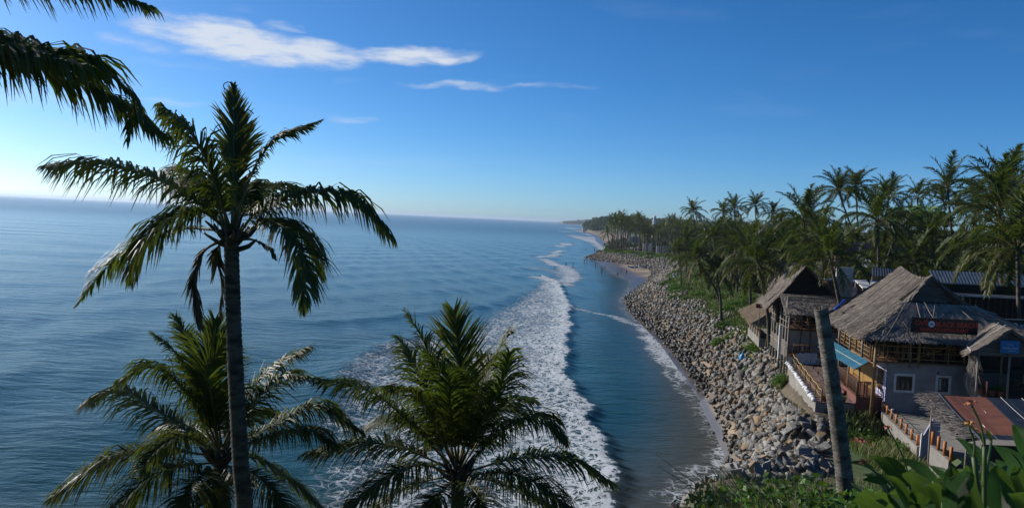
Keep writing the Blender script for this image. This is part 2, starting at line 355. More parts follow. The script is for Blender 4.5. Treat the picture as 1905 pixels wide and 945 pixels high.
# ------------------------------------------------------------------ lie of the land
SHORE = [(22, -400), (26, -90), (30, -25), (34, -4), (38, 6), (43, 11.4), (47, 13.0), (50, 14.2), (56, 16), (60, 17.2), (80, 19.6), (115, 22.2), (146, 23.2), (165, 24), (184, 26.6), (205, 31), (237, 36.5), (266, 35.6),
         (320, 37.5), (366, 40), (374, 37), (384, 35), (394, 37), (404, 45), (450, 54), (500, 60), (600, 68), (755, 79), (1000, 103), (1400, 124), (1640, 128), (1700, 150), (1800, 330), (2600, 420), (4200, 560), (5200, 330), (9000, 420), (26000, 2600)]
TOE = [(22, -396), (26, -86), (30, -21), (34, -1), (38, 7.5), (43, 12), (47, 13.6), (50, 14.8), (56, 16.8), (60, 18), (80, 21), (115, 23.6), (146, 24), (165, 25), (184, 27.5), (205, 33), (230, 40), (262, 47), (285, 50.5), (300, 50), (330, 45.5), (352, 42), (372, 38.5), (384, 36), (394, 38), (402, 44), (406, 60), (408, 90), (500, 120), (900, 170), (1400, 190), (1700, 260), (2600, 480), (26000, 2700)]
def sdist(P, line):     # signed distance, positive on the land side (larger x)
    P = np.asarray(P, dtype=np.float64); A = np.array([(x, y) for y, x in line], dtype=np.float64); d = np.full(len(P), 1e12)
    for a, b in zip(A[:-1], A[1:]):
        ab = b - a; t = np.clip(((P - a) @ ab) / (ab @ ab), 0, 1); q = P - a - t[:, None] * ab; d = np.minimum(d, (q * q).sum(1))
    ly = [p[0] for p in line]; lx = [p[1] for p in line]
    return np.sqrt(d) * np.where(P[:, 0] > np.interp(P[:, 1], ly, lx), 1, -1)
def sst(a, b, x): t = np.clip((x - a) / (b - a), 0, 1); return t * t * (3 - 2 * t)
def rockw(y): return np.interp(y, [40, 46, 50, 62, 70, 85, 130, 184, 290, 340, 384, 410], [9, 5, 3.6, 3.8, 5.5, 6.5, 7, 8, 12, 9, 7, 6])
def height(P):
    P = np.asarray(P, dtype=np.float64).reshape(-1, 2); x, y = P[:, 0], P[:, 1]
    dw = sdist(P, SHORE); dr = sdist(P, TOE)
    beach = np.where(dw < 0, np.maximum(dw * .12, -3), np.minimum(dw * .11, 1.3))
    near = sst(420, 400, y); w = rockw(y); top = np.interp(y, [40, 46, 50, 62, 75, 100, 200, 300, 384], [3.7, 4.2, 4.4, 4.4, 4.1, 3.9, 3.4, 3.2, 2.2])
    rk = top * np.clip(dr / w, 0, 1) ** .85
    pl = np.interp(y, [40, 70, 120, 260, 400], [.3, .4, .9, .7, .4]) * sst(0, 9, dr - w) + 1.0 * sst(25, 80, dr)
    lf = np.where(y < 60, sst(.10, .22, x / np.maximum(y, 1)), 1)
    coast = beach + near * lf * (rk + pl) + (1 - near) * (3.6 * sst(25, 60, dw))
    hl = sst(1250, 1420, y) * sst(1900, 1700, y) * sst(2, 40, dw) * 13 + sst(4200, 5200, y) * sst(10, 300, dw) * 22
    coast = coast + hl
    a = x / np.maximum(y, 1); t = sst(.15, .27, a) * sst(3, 8, y) + sst(8, 3, y)
    zl = np.interp(y, [-40, 2.8, 4, 6, 10, 16, 26, 36, 46], [15.4, 15.4, 13.9, 10.8, 7.0, 3.8, 1.2, 0.0, -2])
    zr = np.interp(y, [-40, 2.8, 4.5, 6, 10, 16, 20, 25, 31, 36, 42, 50], [15.4, 15.4, 15.1, 14.5, 13.0, 10.9, 9.6, 8.0, 6.7, 6.2, 5.8, 0])
    cl = np.minimum(zl * (1 - t) + zr * t, 1.05 * np.maximum(dw, -3) + .3)
    h = np.maximum(coast, cl)
    seg = [((18.2, 47.2), (21.4, 62.0)), ((18.2, 47.2), (21.5, 47.0)), ((21.4, 62), (23.0, 71.0))]      # bank heaped against the terrace
    for (ax, ay), (bx, by) in seg:
        vx, vy = bx - ax, by - ay; tt = np.clip(((x - ax) * vx + (y - ay) * vy) / (vx * vx + vy * vy), 0, 1); dd = np.hypot(x - ax - tt * vx, y - ay - tt * vy); h = np.maximum(h, np.where(dd < 7, 6.25 - .8 * np.maximum(dd - .3, 0), -9) * (1 - .0))
    h = np.where((dw < 7) & (y < 95), np.minimum(h, .4 + 1.25 * np.maximum(dw, -3)), h)
    return h, dw, dr
def H(x, y): return float(height([(x, y)])[0][0])

def axis(segs):
    r = []
    for a, b, st in segs: r += list(np.arange(a, b, st))
    return np.array(r)
def geo(a, b, g): return list(a * np.exp(np.arange(0, math.log(b / a), g)))
gx = np.concatenate([-np.array(geo(60, 9000, .12))[::-1], axis([(-60, 5, 1.5), (5, 75, .55), (75, 130, 1.5)]), np.array(geo(130, 9000, .07))])
gy = np.concatenate([axis([(-60, 0, 4), (0, 110, .6), (110, 200, 1.0)]), np.array(geo(200, 26000, .018))])
GX, GY = np.meshgrid(gx, gy); P = np.stack([GX.ravel(), GY.ravel()], 1); hz, dw, dr = height(P)
hz = hz + nr.normal(0, .05, len(hz)) * (hz > .9)
nx, ny = len(gx), len(gy); I = np.arange(nx * ny).reshape(ny, nx)
Q = np.stack([I[:-1, :-1], I[:-1, 1:], I[1:, 1:], I[1:, :-1]], -1).reshape(-1, 4)
keep = (dw.reshape(-1)[Q].max(1) > -25); Q = Q[keep]
sandm = np.maximum(sst(1.75, 1.2, hz) * (dr < 3), (P[:, 1] > 405) * sst(2.2, 1.5, hz)); greenm = np.clip(sst(2.5, 4.0, hz), 0, 1) * (1 - .7 * sst(22, 40, dr) * (P[:, 1] < 330) * (P[:, 1] > 45))
greenm *= np.where((P[:, 1] > 31) & (P[:, 1] < 72) & (P[:, 0] < np.maximum(.42 * P[:, 1], 18 + .21 * (P[:, 1] - 47.4))), .12, 1)
o = link('ground', fast_mesh('ground', np.column_stack([P, hz]), Q, M['ground'], smooth=True, attrs={'sand': sandm, 'green': greenm})); tag(o, kind='structure')

# ------------------------------------------------------------------ sea
def wpoly(pts): return np.array([(Zp(a, b, 0).x, Zp(a, b, 0).y) for a, b in pts])
def inside(P, poly):
    x, y = P[:, 0], P[:, 1]; r = np.zeros(len(P), bool); n = len(poly)
    for i in range(n):
        (xa, ya), (xb, yb) = poly[i], poly[(i + 1) % n]
        if ya == yb: continue
        c = ((ya > y) != (yb > y)) & (x < (xb - xa) * (y - ya) / (yb - ya) + xa); r ^= c
    return r
def ldist(P, A, closed=False):
    d = np.full(len(P), 1e12); A = np.asarray(A, float); B = np.roll(A, -1, 0)
    for a, b in list(zip(A, B))[:None if closed else -1]:
        ab = b - a; t = np.clip(((P - a) @ ab) / (ab @ ab + 1e-9), 0, 1); q = P - a - t[:, None] * ab; d = np.minimum(d, (q * q).sum(1))
    return np.sqrt(d)
FRONT = [(1010, 512), (1040, 528), (1050, 548), (1062, 572), (1056, 590), (1064, 606), (1052, 632), (1056, 660), (1048, 690), (1060, 715), (1082, 742), (1098, 762), (1092, 785), (1112, 812), (1130, 845), (1142, 875), (1140, 905), (1146, 960), (1150, 1010)]
BACK = [(520, 1010), (540, 930), (600, 840), (560, 790), (610, 740), (600, 705), (650, 665), (680, 640), (760, 632), (830, 622), (890, 598), (930, 570), (975, 545), (1000, 522)]
sx_ = np.concatenate([-np.array(geo(75, 24000, .11))[::-1], axis([(-75, -22, .8), (-22, 28, .26), (28, 62, .8)]), np.array(geo(62, 24000, .14))])
sy_ = np.concatenate([axis([(20, 40, 2)]), np.array(geo(40, 600, .0062)), np.array(geo(600, 24000, .035))])
GX, GY = np.meshgrid(sx_, sy_); P = np.stack([GX.ravel(), GY.ravel()], 1)
jig = .16 * np.sin(P[:, 1] * 2.9 + 2 * np.sin(P[:, 0] * .9)) + .30 * np.sin(P[:, 1] * .63 + P[:, 0] * .4) + .12 * np.sin(P[:, 1] * 5.3 + P[:, 0])
Pj = P + np.column_stack([jig, .4 * jig])
fpoly = wpoly(FRONT + BACK); fl = wpoly(FRONT); bl = wpoly(BACK)
nearm = (P[:, 1] < 420) & (np.abs(P[:, 0]) < 80); idx = np.where(nearm)[0]; Pn = Pj[idx]
ins = inside(Pn, fpoly); df = ldist(Pn, fl); db = ldist(Pn, bl)
foam = np.zeros(len(P)); sc = np.clip(Pn[:, 1] / 60, 1, 3)
fd = np.where(ins, np.clip(.70 - .015 * df, .48, 1) * sst(-1, 4, db) + .30 * sst(1.7 * sc ** .5, 0, df), .5 * sst(.4, 0, df))
LINES = [([(1058, 572), (1085, 577), (1110, 582), (1140, 588), (1168, 598), (1190, 606), (1212, 620)], 1.0, .62), ([(1212, 620), (1222, 640), (1236, 662), (1262, 680), (1290, 702), (1318, 726), (1345, 748), (1362, 772), (1385, 815), (1380, 850), (1372, 880), (1352, 925)], 1.5, .72),
         ([(1212, 640), (1226, 668), (1250, 705), (1262, 716)], .35, .5), ([(1250, 716), (1300, 745), (1340, 770)], .3, .45), ([(1330, 770), (1350, 790), (1372, 830)], .8, .5), ([(1300, 880), (1340, 870), (1372, 850)], 1.2, .42), ([(1260, 925), (1310, 900), (1350, 910)], 1.4, .42), ([(1240, 900), (1290, 890)], .5, .34),
         ([(1005, 478), (1025, 476), (1042, 472)], 2.6, .85), ([(1012, 482), (1028, 490), (1034, 494)], 2.4, .9), ([(1046, 494), (1062, 508), (1064, 518), (1050, 524), (1020, 520)], 2.6, .8), ([(1000, 500), (1040, 503), (1060, 515)], 4, .5), ([(1005, 516), (1030, 520), (1045, 530)], 3.0, .85)]
for pts, wdt, amp in LINES:
    dl = ldist(Pn, wpoly(pts)); fd = np.maximum(fd, amp * sst(wdt * 2.0, wdt * .3, dl))
foam[idx] = fd
dwS = sdist(P, SHORE)
FARL = [([(1062, 437), (1078, 441), (1098, 447)], 5), ([(1050, 452), (1056, 456)], 4), ([(1040, 457), (1046, 459)], 3), ([(1058, 424), (1068, 426)], 12), ([(1050, 431), (1060, 432)], 8), ([(1072, 441), (1086, 444), (1106, 452), (1116, 458)], 4), ([(1030, 470), (1048, 466)], 2)]
fi = np.where((P[:, 1] > 280) & (P[:, 1] < 2600) & (np.abs(P[:, 0]) < 300))[0]
for pts, wdt in FARL: foam[fi] = np.maximum(foam[fi], .95 * sst(wdt * 2, wdt * .4, ldist(P[fi], wpoly(pts))))
foam = np.maximum(foam, .8 * sst(-9, -3, dwS) * sst(8, 2, dwS) * (P[:, 1] > 405) * (P[:, 1] < 1700))
foam = np.maximum(foam, .32 * sst(-2.5, -.5, dwS) * (P[:, 1] < 405) * (P[:, 0] > 5))
sw_ = np.interp(P[:, 1], [48, 56, 70, 95, 130], [19, 13, 8, 6, 5]); shallow = sst(0, 1, 1 + dwS / sw_) * .9 * (P[:, 1] < 405) + .5 * sst(-12, 0, dwS) * (P[:, 1] >= 405)
shallow = np.maximum(shallow, .22 * np.clip(foam, 0, 1))
# swell, breaking crest, swash edge
z = .10 * np.sin((P[:, 0] * .92 + P[:, 1] * .25) * .42 + .6 * np.sin(P[:, 1] * .05)) + .07 * np.sin((P[:, 0] * .7 - P[:, 1] * .55) * .33 + 1) + .05 * np.sin(P[:, 0] * .95 + P[:, 1] * .37 + np.sin(P[:, 1] * .21))
z *= sst(-1, -14, dwS) * sst(2500, 300, P[:, 1])
zn = z[idx]; sgn = np.where(ins, 1, -1)
crest = .40 * np.exp(-np.clip(df * np.where(ins, 1, 2.6), 0, 30) ** 2 / 5.0) * sst(300, 200, Pn[:, 1])
zn += crest + ins * nr.normal(0, .035, len(idx)) * sst(0, 3, db)
shoulder = ldist(Pn, wpoly([(560, 800), (600, 742), (640, 690), (690, 652), (760, 634), (840, 620)])); zn += .45 * np.exp(-shoulder ** 2 / 6.0)
shoulder2 = ldist(Pn, wpoly([(600, 600), (760, 585), (900, 570), (980, 540)])); zn += .25 * np.exp(-shoulder2 ** 2 / 9.0)
z[idx] = zn; z -= .02
nx, ny = len(sx_), len(sy_); I = np.arange(nx * ny).reshape(ny, nx)
Q = np.stack([I[:-1, :-1], I[:-1, 1:], I[1:, 1:], I[1:, :-1]], -1).reshape(-1, 4); Q = Q[(dwS[Q].min(1) < 12)]
o = link('sea', fast_mesh('sea', np.column_stack([P, z]), Q, M['sea'], smooth=True, attrs={'foam': foam, 'shallow': shallow, 'far': sst(120, 1500, P[:, 1])})); tag(o, kind='structure')

# ------------------------------------------------------------------ boulders of the revetment
def project(p):
    v = Vector(p) - CAM; d = v.dot(_F); return PW / 2 + FPX * v.dot(_Rt) / d, PH / 2 - FPX * v.dot(_Up) / d, d
ROCKS = []
for k in range(16):
    bm = bmesh.new(); rr = random.Random(100 + k)
    e = (rr.uniform(.8, 1.25), rr.uniform(.6, 1.0), rr.uniform(.5, .85))
    for i in range(rr.choice((7, 8, 9, 10))):
        v = Vector((rr.gauss(0, 1), rr.gauss(0, 1), rr.gauss(0, 1))).normalized() * rr.uniform(.7, 1.2); bm.verts.new((v.x * e[0], v.y * e[1], v.z * e[2]))
    g = bmesh.ops.convex_hull(bm, input=bm.verts)
    loose = [v for v in bm.verts if not v.link_faces]; bmesh.ops.delete(bm, geom=loose, context='VERTS')
    bmesh.ops.triangulate(bm, faces=bm.faces); me = bpy.data.meshes.new('boulder'); bm.to_mesh(me); bm.free(); me.materials.append(M['rock'])
    co = np.empty(len(me.vertices) * 3, np.float32); me.vertices.foreach_get('co', co); tri = np.array([p.vertices[:] for p in me.polygons])
    ROCKS.append((me, co.reshape(-1, 3), tri))
cand = []
ys = np.concatenate([np.arange(31, 250, .44), np.arange(250, 402, .8)])
toe_y = [p[0] for p in TOE]; toe_x = [p[1] for p in TOE]
pts = []
for y in ys:
    w = float(rockw(y)); x0 = float(np.interp(y, toe_y, toe_x)); n = int((max(w, 6.5) + 2.2) / .60)
    if y < 52: x0 = max(x0, 4.0); n = int(17 / .60)
    for i in range(n):
        pts.append((x0 - .9 + (i + rng.random()) * .60 * (1.3 if y > 205 else 1.12), y + rng.uniform(-.4, .4)))
for k in range(800):
    y = rng.uniform(33, 46.8); pts.append((rng.uniform(8, .412 * y), y))
for k in range(900):
    y = rng.uniform(46.6, 71); pts.append((float(np.interp(y, toe_y, toe_x)) + rng.uniform(0, 5), y))
pts = np.array(pts); hh, dwp, drp = height(pts); ww = rockw(pts[:, 1])
edge = ww + 1.2 * np.sin(pts[:, 1] * .35) + nr.normal(0, .5, len(pts)); ok = (drp > -1.1) & (drp < edge)
ok |= (drp > -.6) & (pts[:, 1] > 32) & (pts[:, 1] < 48) & (pts[:, 0] > 8)
ok &= ~(pts[:, 1] < 32 + 2.5 * nr.random(len(pts))); ok &= ~((pts[:, 0] > .412 * pts[:, 1] + .4 * np.sin(pts[:, 1] * 1.1)) & (pts[:, 1] < 46.6))
tl = np.where(pts[:, 1] < 62, 17.9 + .21 * (pts[:, 1] - 47.4), 20.9 + .17 * (pts[:, 1] - 62)); e2 = (pts[:, 1] > 46.6) & (pts[:, 1] < 62)
ok |= e2 & (drp > -.6) & (pts[:, 0] < tl); ok &= ~(e2 & (pts[:, 0] > tl) & (pts[:, 1] < 62))
allb = []
for (x, y), h in zip(pts[ok], hh[ok]):
    s = rng.uniform(.22, .46) * (1.45 if rng.random() > .9 else 1.0) * (1.15 if y > 205 else 1)
    allb.append((x, y, h + rng.uniform(.0, .42), s))
for k in range(420):    # smaller rubble heaped against the terrace wall
    y = rng.uniform(46.8, 61); x = 18.05 + .21 * (y - 47.4) - rng.random() ** 1.3 * 2.4; allb.append((x, y, H(x, y) + rng.uniform(-.02, .2), rng.uniform(.13, .36)))
for k in range(60):     # stragglers in the wash
    y = rng.uniform(52, 190); x = float(np.interp(y, toe_y, toe_x)) - rng.uniform(.4, 2.6); allb.append((x, y, H(x, y) + .02, rng.uniform(.16, .34)))
def inframe(b):
    px, py, d = project(b[:3]); return -10 < px < 1915 and py < 960 and d > 0
vis = [b for b in allb if inframe(b)]
vis.sort(key=lambda b: -b[3] / (Vector(b[:3]) - CAM).length); big = set(vis[:300])
rv = thing('rock_revetment', 'long sloping bank of loose grey boulders between the sea and the cafes', 'rock bank', (20, 60, 2))
Vs, Ts, off = [], [], 0
def rot(): return Euler((rng.uniform(-.7, .7), rng.uniform(-.7, .7), rng.uniform(0, 6.28)))
for b in vis:
    me, co, tri = ROCKS[rng.randrange(16)]; e = rot()
    if b in big:
        o = link('boulder', me, rv); o.location = Vector(b[:3]) - ORG[rv]; o.rotation_euler = e; o.scale = (b[3],) * 3
    else:
        Rm = np.array(e.to_matrix()); Vs.append((co * b[3]) @ Rm.T + np.array(b[:3]) - np.array(ORG[rv])); Ts.append(tri + off); off += len(co)
me = fast_mesh('small_boulders', np.concatenate(Vs), np.concatenate(Ts), M['rock'], 3); o = link('small_boulders', me, rv); tag(o, kind='stuff')
# second, farther heap of rocks where the next beach starts
rp = thing('rock_pile', 'low heap of grey rocks at the far beach beyond the groyne', 'rock pile', (70, 560, 1))
Vs, Ts, off = [], [], 0
for k in range(420):
    y = rng.uniform(470, 640); x = float(np.interp(y, [p[0] for p in SHORE], [p[1] for p in SHORE])) + rng.uniform(9, 26); h = H(x, y)
    me, co, tri = ROCKS[rng.randrange(16)]; s = rng.uniform(.7, 1.5); Vs.append((co * s) @ np.array(rot().to_matrix()).T + np.array((x, y, h + rng.uniform(0, 1.6))) - np.array(ORG[rp])); Ts.append(tri + off); off += len(co)
o = link('rocks', fast_mesh('rocks', np.concatenate(Vs), np.concatenate(Ts), M['rock'], 3), rp); tag(o, kind='stuff')

# ------------------------------------------------------------------ palms
def spline(pts, n):
    pts = [Vector(p) for p in pts]; P_ = [pts[0] * 2 - pts[1]] + pts + [pts[-1] * 2 - pts[-2]]; r = []
    for i in range(1, len(P_) - 2):
        a, b, c, d = P_[i - 1:i + 3]
        for k in range(n):
            t = k / n; r.append(.5 * ((2 * b) + (c - a) * t + (2 * a - 5 * b + 4 * c - d) * t * t + (3 * b - a - 3 * c + d) * t ** 3))
    r.append(pts[-1]); return r
def frond_geo(pts, rr, nl=60, leaf=.8, width=.045, hang=.9, segs=3, t0=.16, tat=.04, vee=.25, spread=1.0, rad=.035, tipbrown=.35, side=None, minl=.32):
    """leaflets and midrib of one frond along a curve"""
    c = spline(pts, 10); acc = [0]
    for a, b in zip(c[:-1], c[1:]): acc.append(acc[-1] + (b - a).length)
    LT = acc[-1]
    def ev(t):
        s = t * LT; i = 0
        while i < len(acc) - 2 and acc[i + 1] < s: i += 1
        k = (s - acc[i]) / max(1e-6, acc[i + 1] - acc[i]); return c[i].lerp(c[i + 1], k), (c[i + 1] - c[i]).normalized()
    lf = MB(); ls = side; ph = [rr.uniform(0, 6.28) for _ in range(4)]
    down = Vector((0, 0, -1))
    for i in range(nl):
        t = t0 + (1 - t0) * (i + rr.random() * .6) / nl; p, tan = ev(min(t, .999))
        if side is None:
            s_ = tan.cross(UPZ)
            if s_.length < .25 and ls is not None: s_ = ls
            s_ = s_.normalized()
            if ls is not None and s_.dot(ls) < 0: s_ = -s_
            ls = s_
        else: s_ = (side - tan * side.dot(tan)).normalized()
        nrm = s_.cross(tan)
        if nrm.z < 0: nrm = -nrm
        pr = min(1.0, .55 + 1.8 * (t - t0)) * (1 - max(0, t - .66) / .34 * (1 - minl))
        for sg in (-1, 1):
            clump = .55 * math.sin(t * 31 + ph[0] + sg) + .45 * math.sin(t * 67 + ph[1] * sg)
            if rr.random() < tat * (1 + 1.5 * clump): continue
            l = leaf * pr * rr.uniform(.72, 1.1); a = (1.15 - .58 * t + .16 * clump + rr.gauss(0, .09)) * spread; v = vee + rr.gauss(0, .16) + .15 * clump
            d = (tan * math.cos(a) + s_ * (sg * math.sin(a) * math.cos(v)) + nrm * (math.sin(a) * math.sin(v))).normalized()
            hg = hang * rr.uniform(.6, 1.4) + .08 * clump; q = p.copy(); vs = []; at = []; br = (rr.random() ** 3) * tipbrown * 1.6
            for k in range(segs + 1):
                f = k / segs; dd = (d + down * (hg * 1.95 * f ** 1.05)).normalized()
                wv = tan - dd * tan.dot(dd)
                if wv.length < .15: wv = nrm - dd * nrm.dot(dd)
                wv = wv.normalized() * width * .5 * (1.0, 1.0, .75, .06)[min(3, int(round(f * 3)))] * min(1, .5 + pr)
                vs += [q - wv, q + wv]; e = min(1, br + tipbrown * f ** 3); at += [e, e]; q = q + dd * (l / segs)
            lf.add(vs, [(2 * k, 2 * k + 1, 2 * k + 3, 2 * k + 2) for k in range(segs)], at)
    rb = MB(); n = len(c); rb.tube(c[::2] + ([c[-1]] if n % 2 == 0 else []), [rad * (1 - .88 * i / max(1, len(c[::2]) - 1)) for i in range(len(c[::2]) + (1 if n % 2 == 0 else 0))], 5)
    return lf, rb
def put_frond(parent, pts, mat, seed, **kw):
    rr = random.Random(seed); lf, rb = frond_geo(pts, rr, **kw)
    f = lf.build('frond', mat, parent, attr='tip'); rb.build('midrib', M['rachis'] if mat is not M['frond_dead'] else M['frond_dead'], f, smooth=True); return f
def trunk_mesh(pts, r0, r1, mat, parent, n=14, rings=True, seg=26):
    c = spline(pts, seg); mb = MB(); rr = random.Random(len(c)); rad = []
    for i in range(len(c)):
        t = i / (len(c) - 1); r = r0 + (r1 - r0) * min(1, t * 1.05)
        rad.append(r * (1 + (.075 if rings and i % 2 else -.015) + rr.uniform(-.02, .02)) * (1 + .35 * max(0, .08 - t) / .08))
    mb.tube(c, rad, n); return mb.build('trunk', mat, parent, smooth=True)

def hero_palm(name, label, base, top, Y, fronds, nl, leaf, r0, r1, seed, bulge, coconuts=(), trunk_pts=None, group=None):
    t = thing(name, label, 'palm tree', base, group)
    trunk_mesh(trunk_pts or [base, (Vector(base) + Vector(top)) / 2, top], r0, r1, M['trunk'], t, 16, True, 40)
    cm = MB(); rr = random.Random(seed); tp = Vector(top)
    for k in range(16):     # fibrous boots of old leaf bases
        a = k * 2.4; d = Vector((math.cos(a), math.sin(a), rr.uniform(.2, 1.3))).normalized(); b = tp + Vector((0, 0, -.30 + .026 * k)) + Vector((d.x, d.y, 0)) * r1 * .55
        cm.tube([b, b + d * rr.uniform(.16, .34) * bulge, b + d * .5 * bulge + Vector((0, 0, .1))], [.075 * bulge, .055 * bulge, .02], 6)
    cm.build('leaf_bases', M['trunk'], t, smooth=True)
    for i, fr in enumerate(fronds):
        pp = fr['p']; dy = fr.get('dy', (0,) * len(pp)); P3 = [W(a, b, Y + d) for (a, b), d in zip(pp, dy)]
        kw = dict(nl=nl, leaf=leaf, width=.045); kw.update(fr.get('k', {})); kw['leaf'] *= 1.45; put_frond(t, P3, M[fr.get('m', 'frond')], seed * 100 + i, **kw)
    for (a, b, d) in coconuts:
        c = W(a, b, Y + d); cb = MB().ball(c, (.115, .115, .14), 10, 8); cb.build('coconut', M['coconut'], t, smooth=True)
    return t
def F(p, dy, m='frond', **k): return dict(p=p, dy=dy, m=m, k=k)
# tall palm in front of the sea
Y1 = 17.0
hero_palm('coconut_palm', 'tall slender coconut palm with ragged fronds standing against the open sea', (W(470, 1250, Y1).x, Y1, H(W(470, 1250, Y1).x, Y1) - .2), W(430, 440, Y1), Y1, [
    F([(425, 432), (352, 365), (270, 325), (180, 305), (78, 310)], (0, .1, .2, .3, .5), hang=1.5, leaf=1.0, minl=.12),
    F([(425, 425), (398, 335), (362, 258), (300, 197)], (0, -.4, -.7, -1.0), hang=1.5, leaf=1.0, minl=.2),
    F([(428, 422), (404, 362), (372, 336), (332, 345)], (0, .5, 1.0, 1.4), hang=1.2, leaf=.8),
    F([(431, 430), (433, 340), (435, 245), (434, 158)], (0, 0, .05, .1), hang=.1, leaf=.52, spread=.72, vee=.1, tat=.22, minl=.15, tipbrown=.9, side=Vector((1, .15, 0)), t0=.3),
    F([(436, 425), (440, 350), (452, 268), (448, 210)], (0, .3, .4, .5), hang=.3, leaf=.5, spread=.7, tat=.3, minl=.3, tipbrown=1.0, side=Vector((1, .3, 0))),
    F([(438, 415), (468, 325), (512, 262), (602, 222)], (0, .2, .3, .5), hang=.8, leaf=.5, tat=.15, minl=.04, t0=.3, spread=.7),
    F([(448, 430), (482, 392), (560, 360), (650, 366), (728, 440)], (0, -.3, -.5, -.6, -.5), hang=1.7, leaf=.85, minl=.3, t0=.12),
    F([(452, 436), (500, 412), (545, 440), (568, 500), (563, 585)], (0, -.7, -1.2, -1.5, -1.6), hang=1.1, leaf=.7, minl=.1),
    F([(452, 434), (510, 410), (568, 440), (598, 505)], (0, .5, .9, 1.1), hang=1.3, leaf=.75),
    F([(420, 425), (372, 393), (313, 412), (268, 455), (243, 502)], (0, -.7, -1.2, -1.5, -1.7), hang=1.5, leaf=.95),
    F([(418, 430), (345, 425), (275, 445), (205, 492), (138, 572)], (0, .6, 1.0, 1.3, 1.5), hang=1.0, leaf=.62, minl=.08),
    F([(440, 400), (458, 348), (474, 355), (479, 395)], (0, .5, .8, .9), hang=.9, leaf=.5),
    F([(436, 425), (470, 372), (515, 345), (560, 352)], (0, 1.3, 2.2, 2.8), hang=1.2, leaf=.7),
    F([(422, 428), (392, 360), (345, 318), (300, 330)], (0, 1.2, 2.1, 2.6), hang=1.2, leaf=.8),
    F([(415, 446), (378, 470), (362, 530), (372, 606)], (-.1, -.2, -.2, -.2), 'frond_dead', hang=.7, leaf=.42, spread=.6),
    F([(418, 448), (402, 470), (412, 525), (411, 582)], (.2, .5, .6, .6), 'frond_dead', hang=.8, leaf=.4, spread=.6, tat=.3),
    F([(446, 446), (470, 446), (500, 462), (512, 480)], (-.2, -.2, -.2, -.1), 'frond_dead', hang=.8, leaf=.2, tat=.6, t0=.4),
], 112, .8, .19, .15, 1, 1.0, trunk_pts=[(W(470, 1250, Y1).x, Y1, H(W(470, 1250, Y1).x, Y1) - .2), W(456, 1000, Y1), W(447, 850, Y1), W(436, 640, Y1), W(430, 440, Y1)])
for k, pp in enumerate(([(434, 175), (433, 160), (425, 153), (416, 158), (418, 168)], [(436, 240), (450, 215), (462, 205), (472, 212)], [(430, 250), (415, 232), (402, 236), (396, 250)], [(431, 290), (408, 268), (396, 272), (385, 285)], [(438, 300), (456, 285), (462, 300)])):
    MB().tube(spline([W(a, b, Y1 + .05) for a, b in pp], 5), .011, 5).build('curled_leaflet', M['frond_dead'], bpy.data.objects['coconut_palm'], smooth=True)
# lower left palm with nuts
Y2 = 20.5; b2 = W(470, 1150, Y2)
hero_palm('coconut_palm', 'low bushy coconut palm with green coconuts, behind the tall slender trunk', (b2.x, Y2, H(b2.x, Y2) - .2), W(408, 850, Y2), Y2, [
    F([(412, 830), (398, 720), (396, 655), (400, 594)], (0, .2, .3, .3), hang=.15, leaf=.8, spread=.8, side=Vector((1, .2, 0))),
    F([(408, 830), (372, 705), (350, 640), (326, 588)], (0, .4, .6, .8), hang=.5, leaf=.6),
    F([(405, 832), (358, 715), (325, 655), (287, 622)], (0, -.3, -.5, -.7), hang=.8, leaf=.55),
    F([(402, 835), (345, 730), (285, 684), (225, 706)], (0, -.4, -.8, -1.1), hang=1.2, leaf=.9),
    F([(400, 840), (310, 775), (225, 728), (158, 752)], (0, .4, .7, 1.0), hang=1.2, leaf=.95),
    F([(400, 848), (310, 838), (215, 850), (100, 920)], (0, -.6, -1.0, -1.4), hang=1.2, leaf=1.0, m='frond_y'),
    F([(402, 860), (330, 868), (270, 895), (205, 960)], (0, -1.0, -1.7, -2.2), hang=1.0, leaf=.95),
    F([(405, 870), (370, 890), (345, 925), (325, 980)], (0, -1.2, -1.9, -2.2), hang=.9, leaf=.9),
    F([(408, 835), (392, 730), (385, 680), (420, 640)], (0, -.6, -.9, -1.2), hang=.5, leaf=1.0, side=Vector((1, 0, -.2))),
    F([(414, 832), (450, 750), (500, 690), (570, 648)], (0, .3, .5, .6), hang=.9, leaf=.8, m='frond_y'),
    F([(416, 836), (462, 760), (520, 702), (566, 700)], (0, -.5, -.9, -1.1), hang=1.0, leaf=.85),
    F([(416, 842), (500, 795), (590, 756), (668, 800)], (0, .5, .8, 1.1), hang=1.2, leaf=.9),
    F([(416, 846), (500, 812), (580, 800), (626, 830)], (0, -.6, -1.0, -1.3), hang=1.2, leaf=.75),
    F([(416, 856), (470, 850), (530, 885), (600, 945)], (0, .6, 1.2, 1.7), hang=1.0, leaf=.8),
    F([(414, 864), (470, 880), (520, 925), (545, 985)], (0, -1.0, -1.6, -1.9), hang=1.0, leaf=.8),
    F([(408, 870), (405, 900), (392, 935), (385, 985)], (0, -.9, -1.5, -1.7), hang=.8, leaf=.8),
    F([(408, 838), (370, 800), (330, 790), (300, 815)], (0, 1.0, 1.8, 2.2), hang=1.2, leaf=.8),
    F([(412, 838), (440, 785), (480, 765), (520, 780)], (0, 1.0, 1.8, 2.2), hang=1.2, leaf=.8),
    F([(402, 846), (350, 812), (300, 830), (262, 870)], (0, -1.3, -2.2, -2.7), hang=1.1, leaf=.85, m='frond_y'),
], 104, .85, .2, .17, 2, 1.1, coconuts=[(378, 902, -.5), (386, 876, -.5), (409, 900, -.6), (395, 888, -.2), (428, 893, -.5), (418, 912, -.4)])
Y3 = 20.5; b3 = W(858, 1150, Y3)
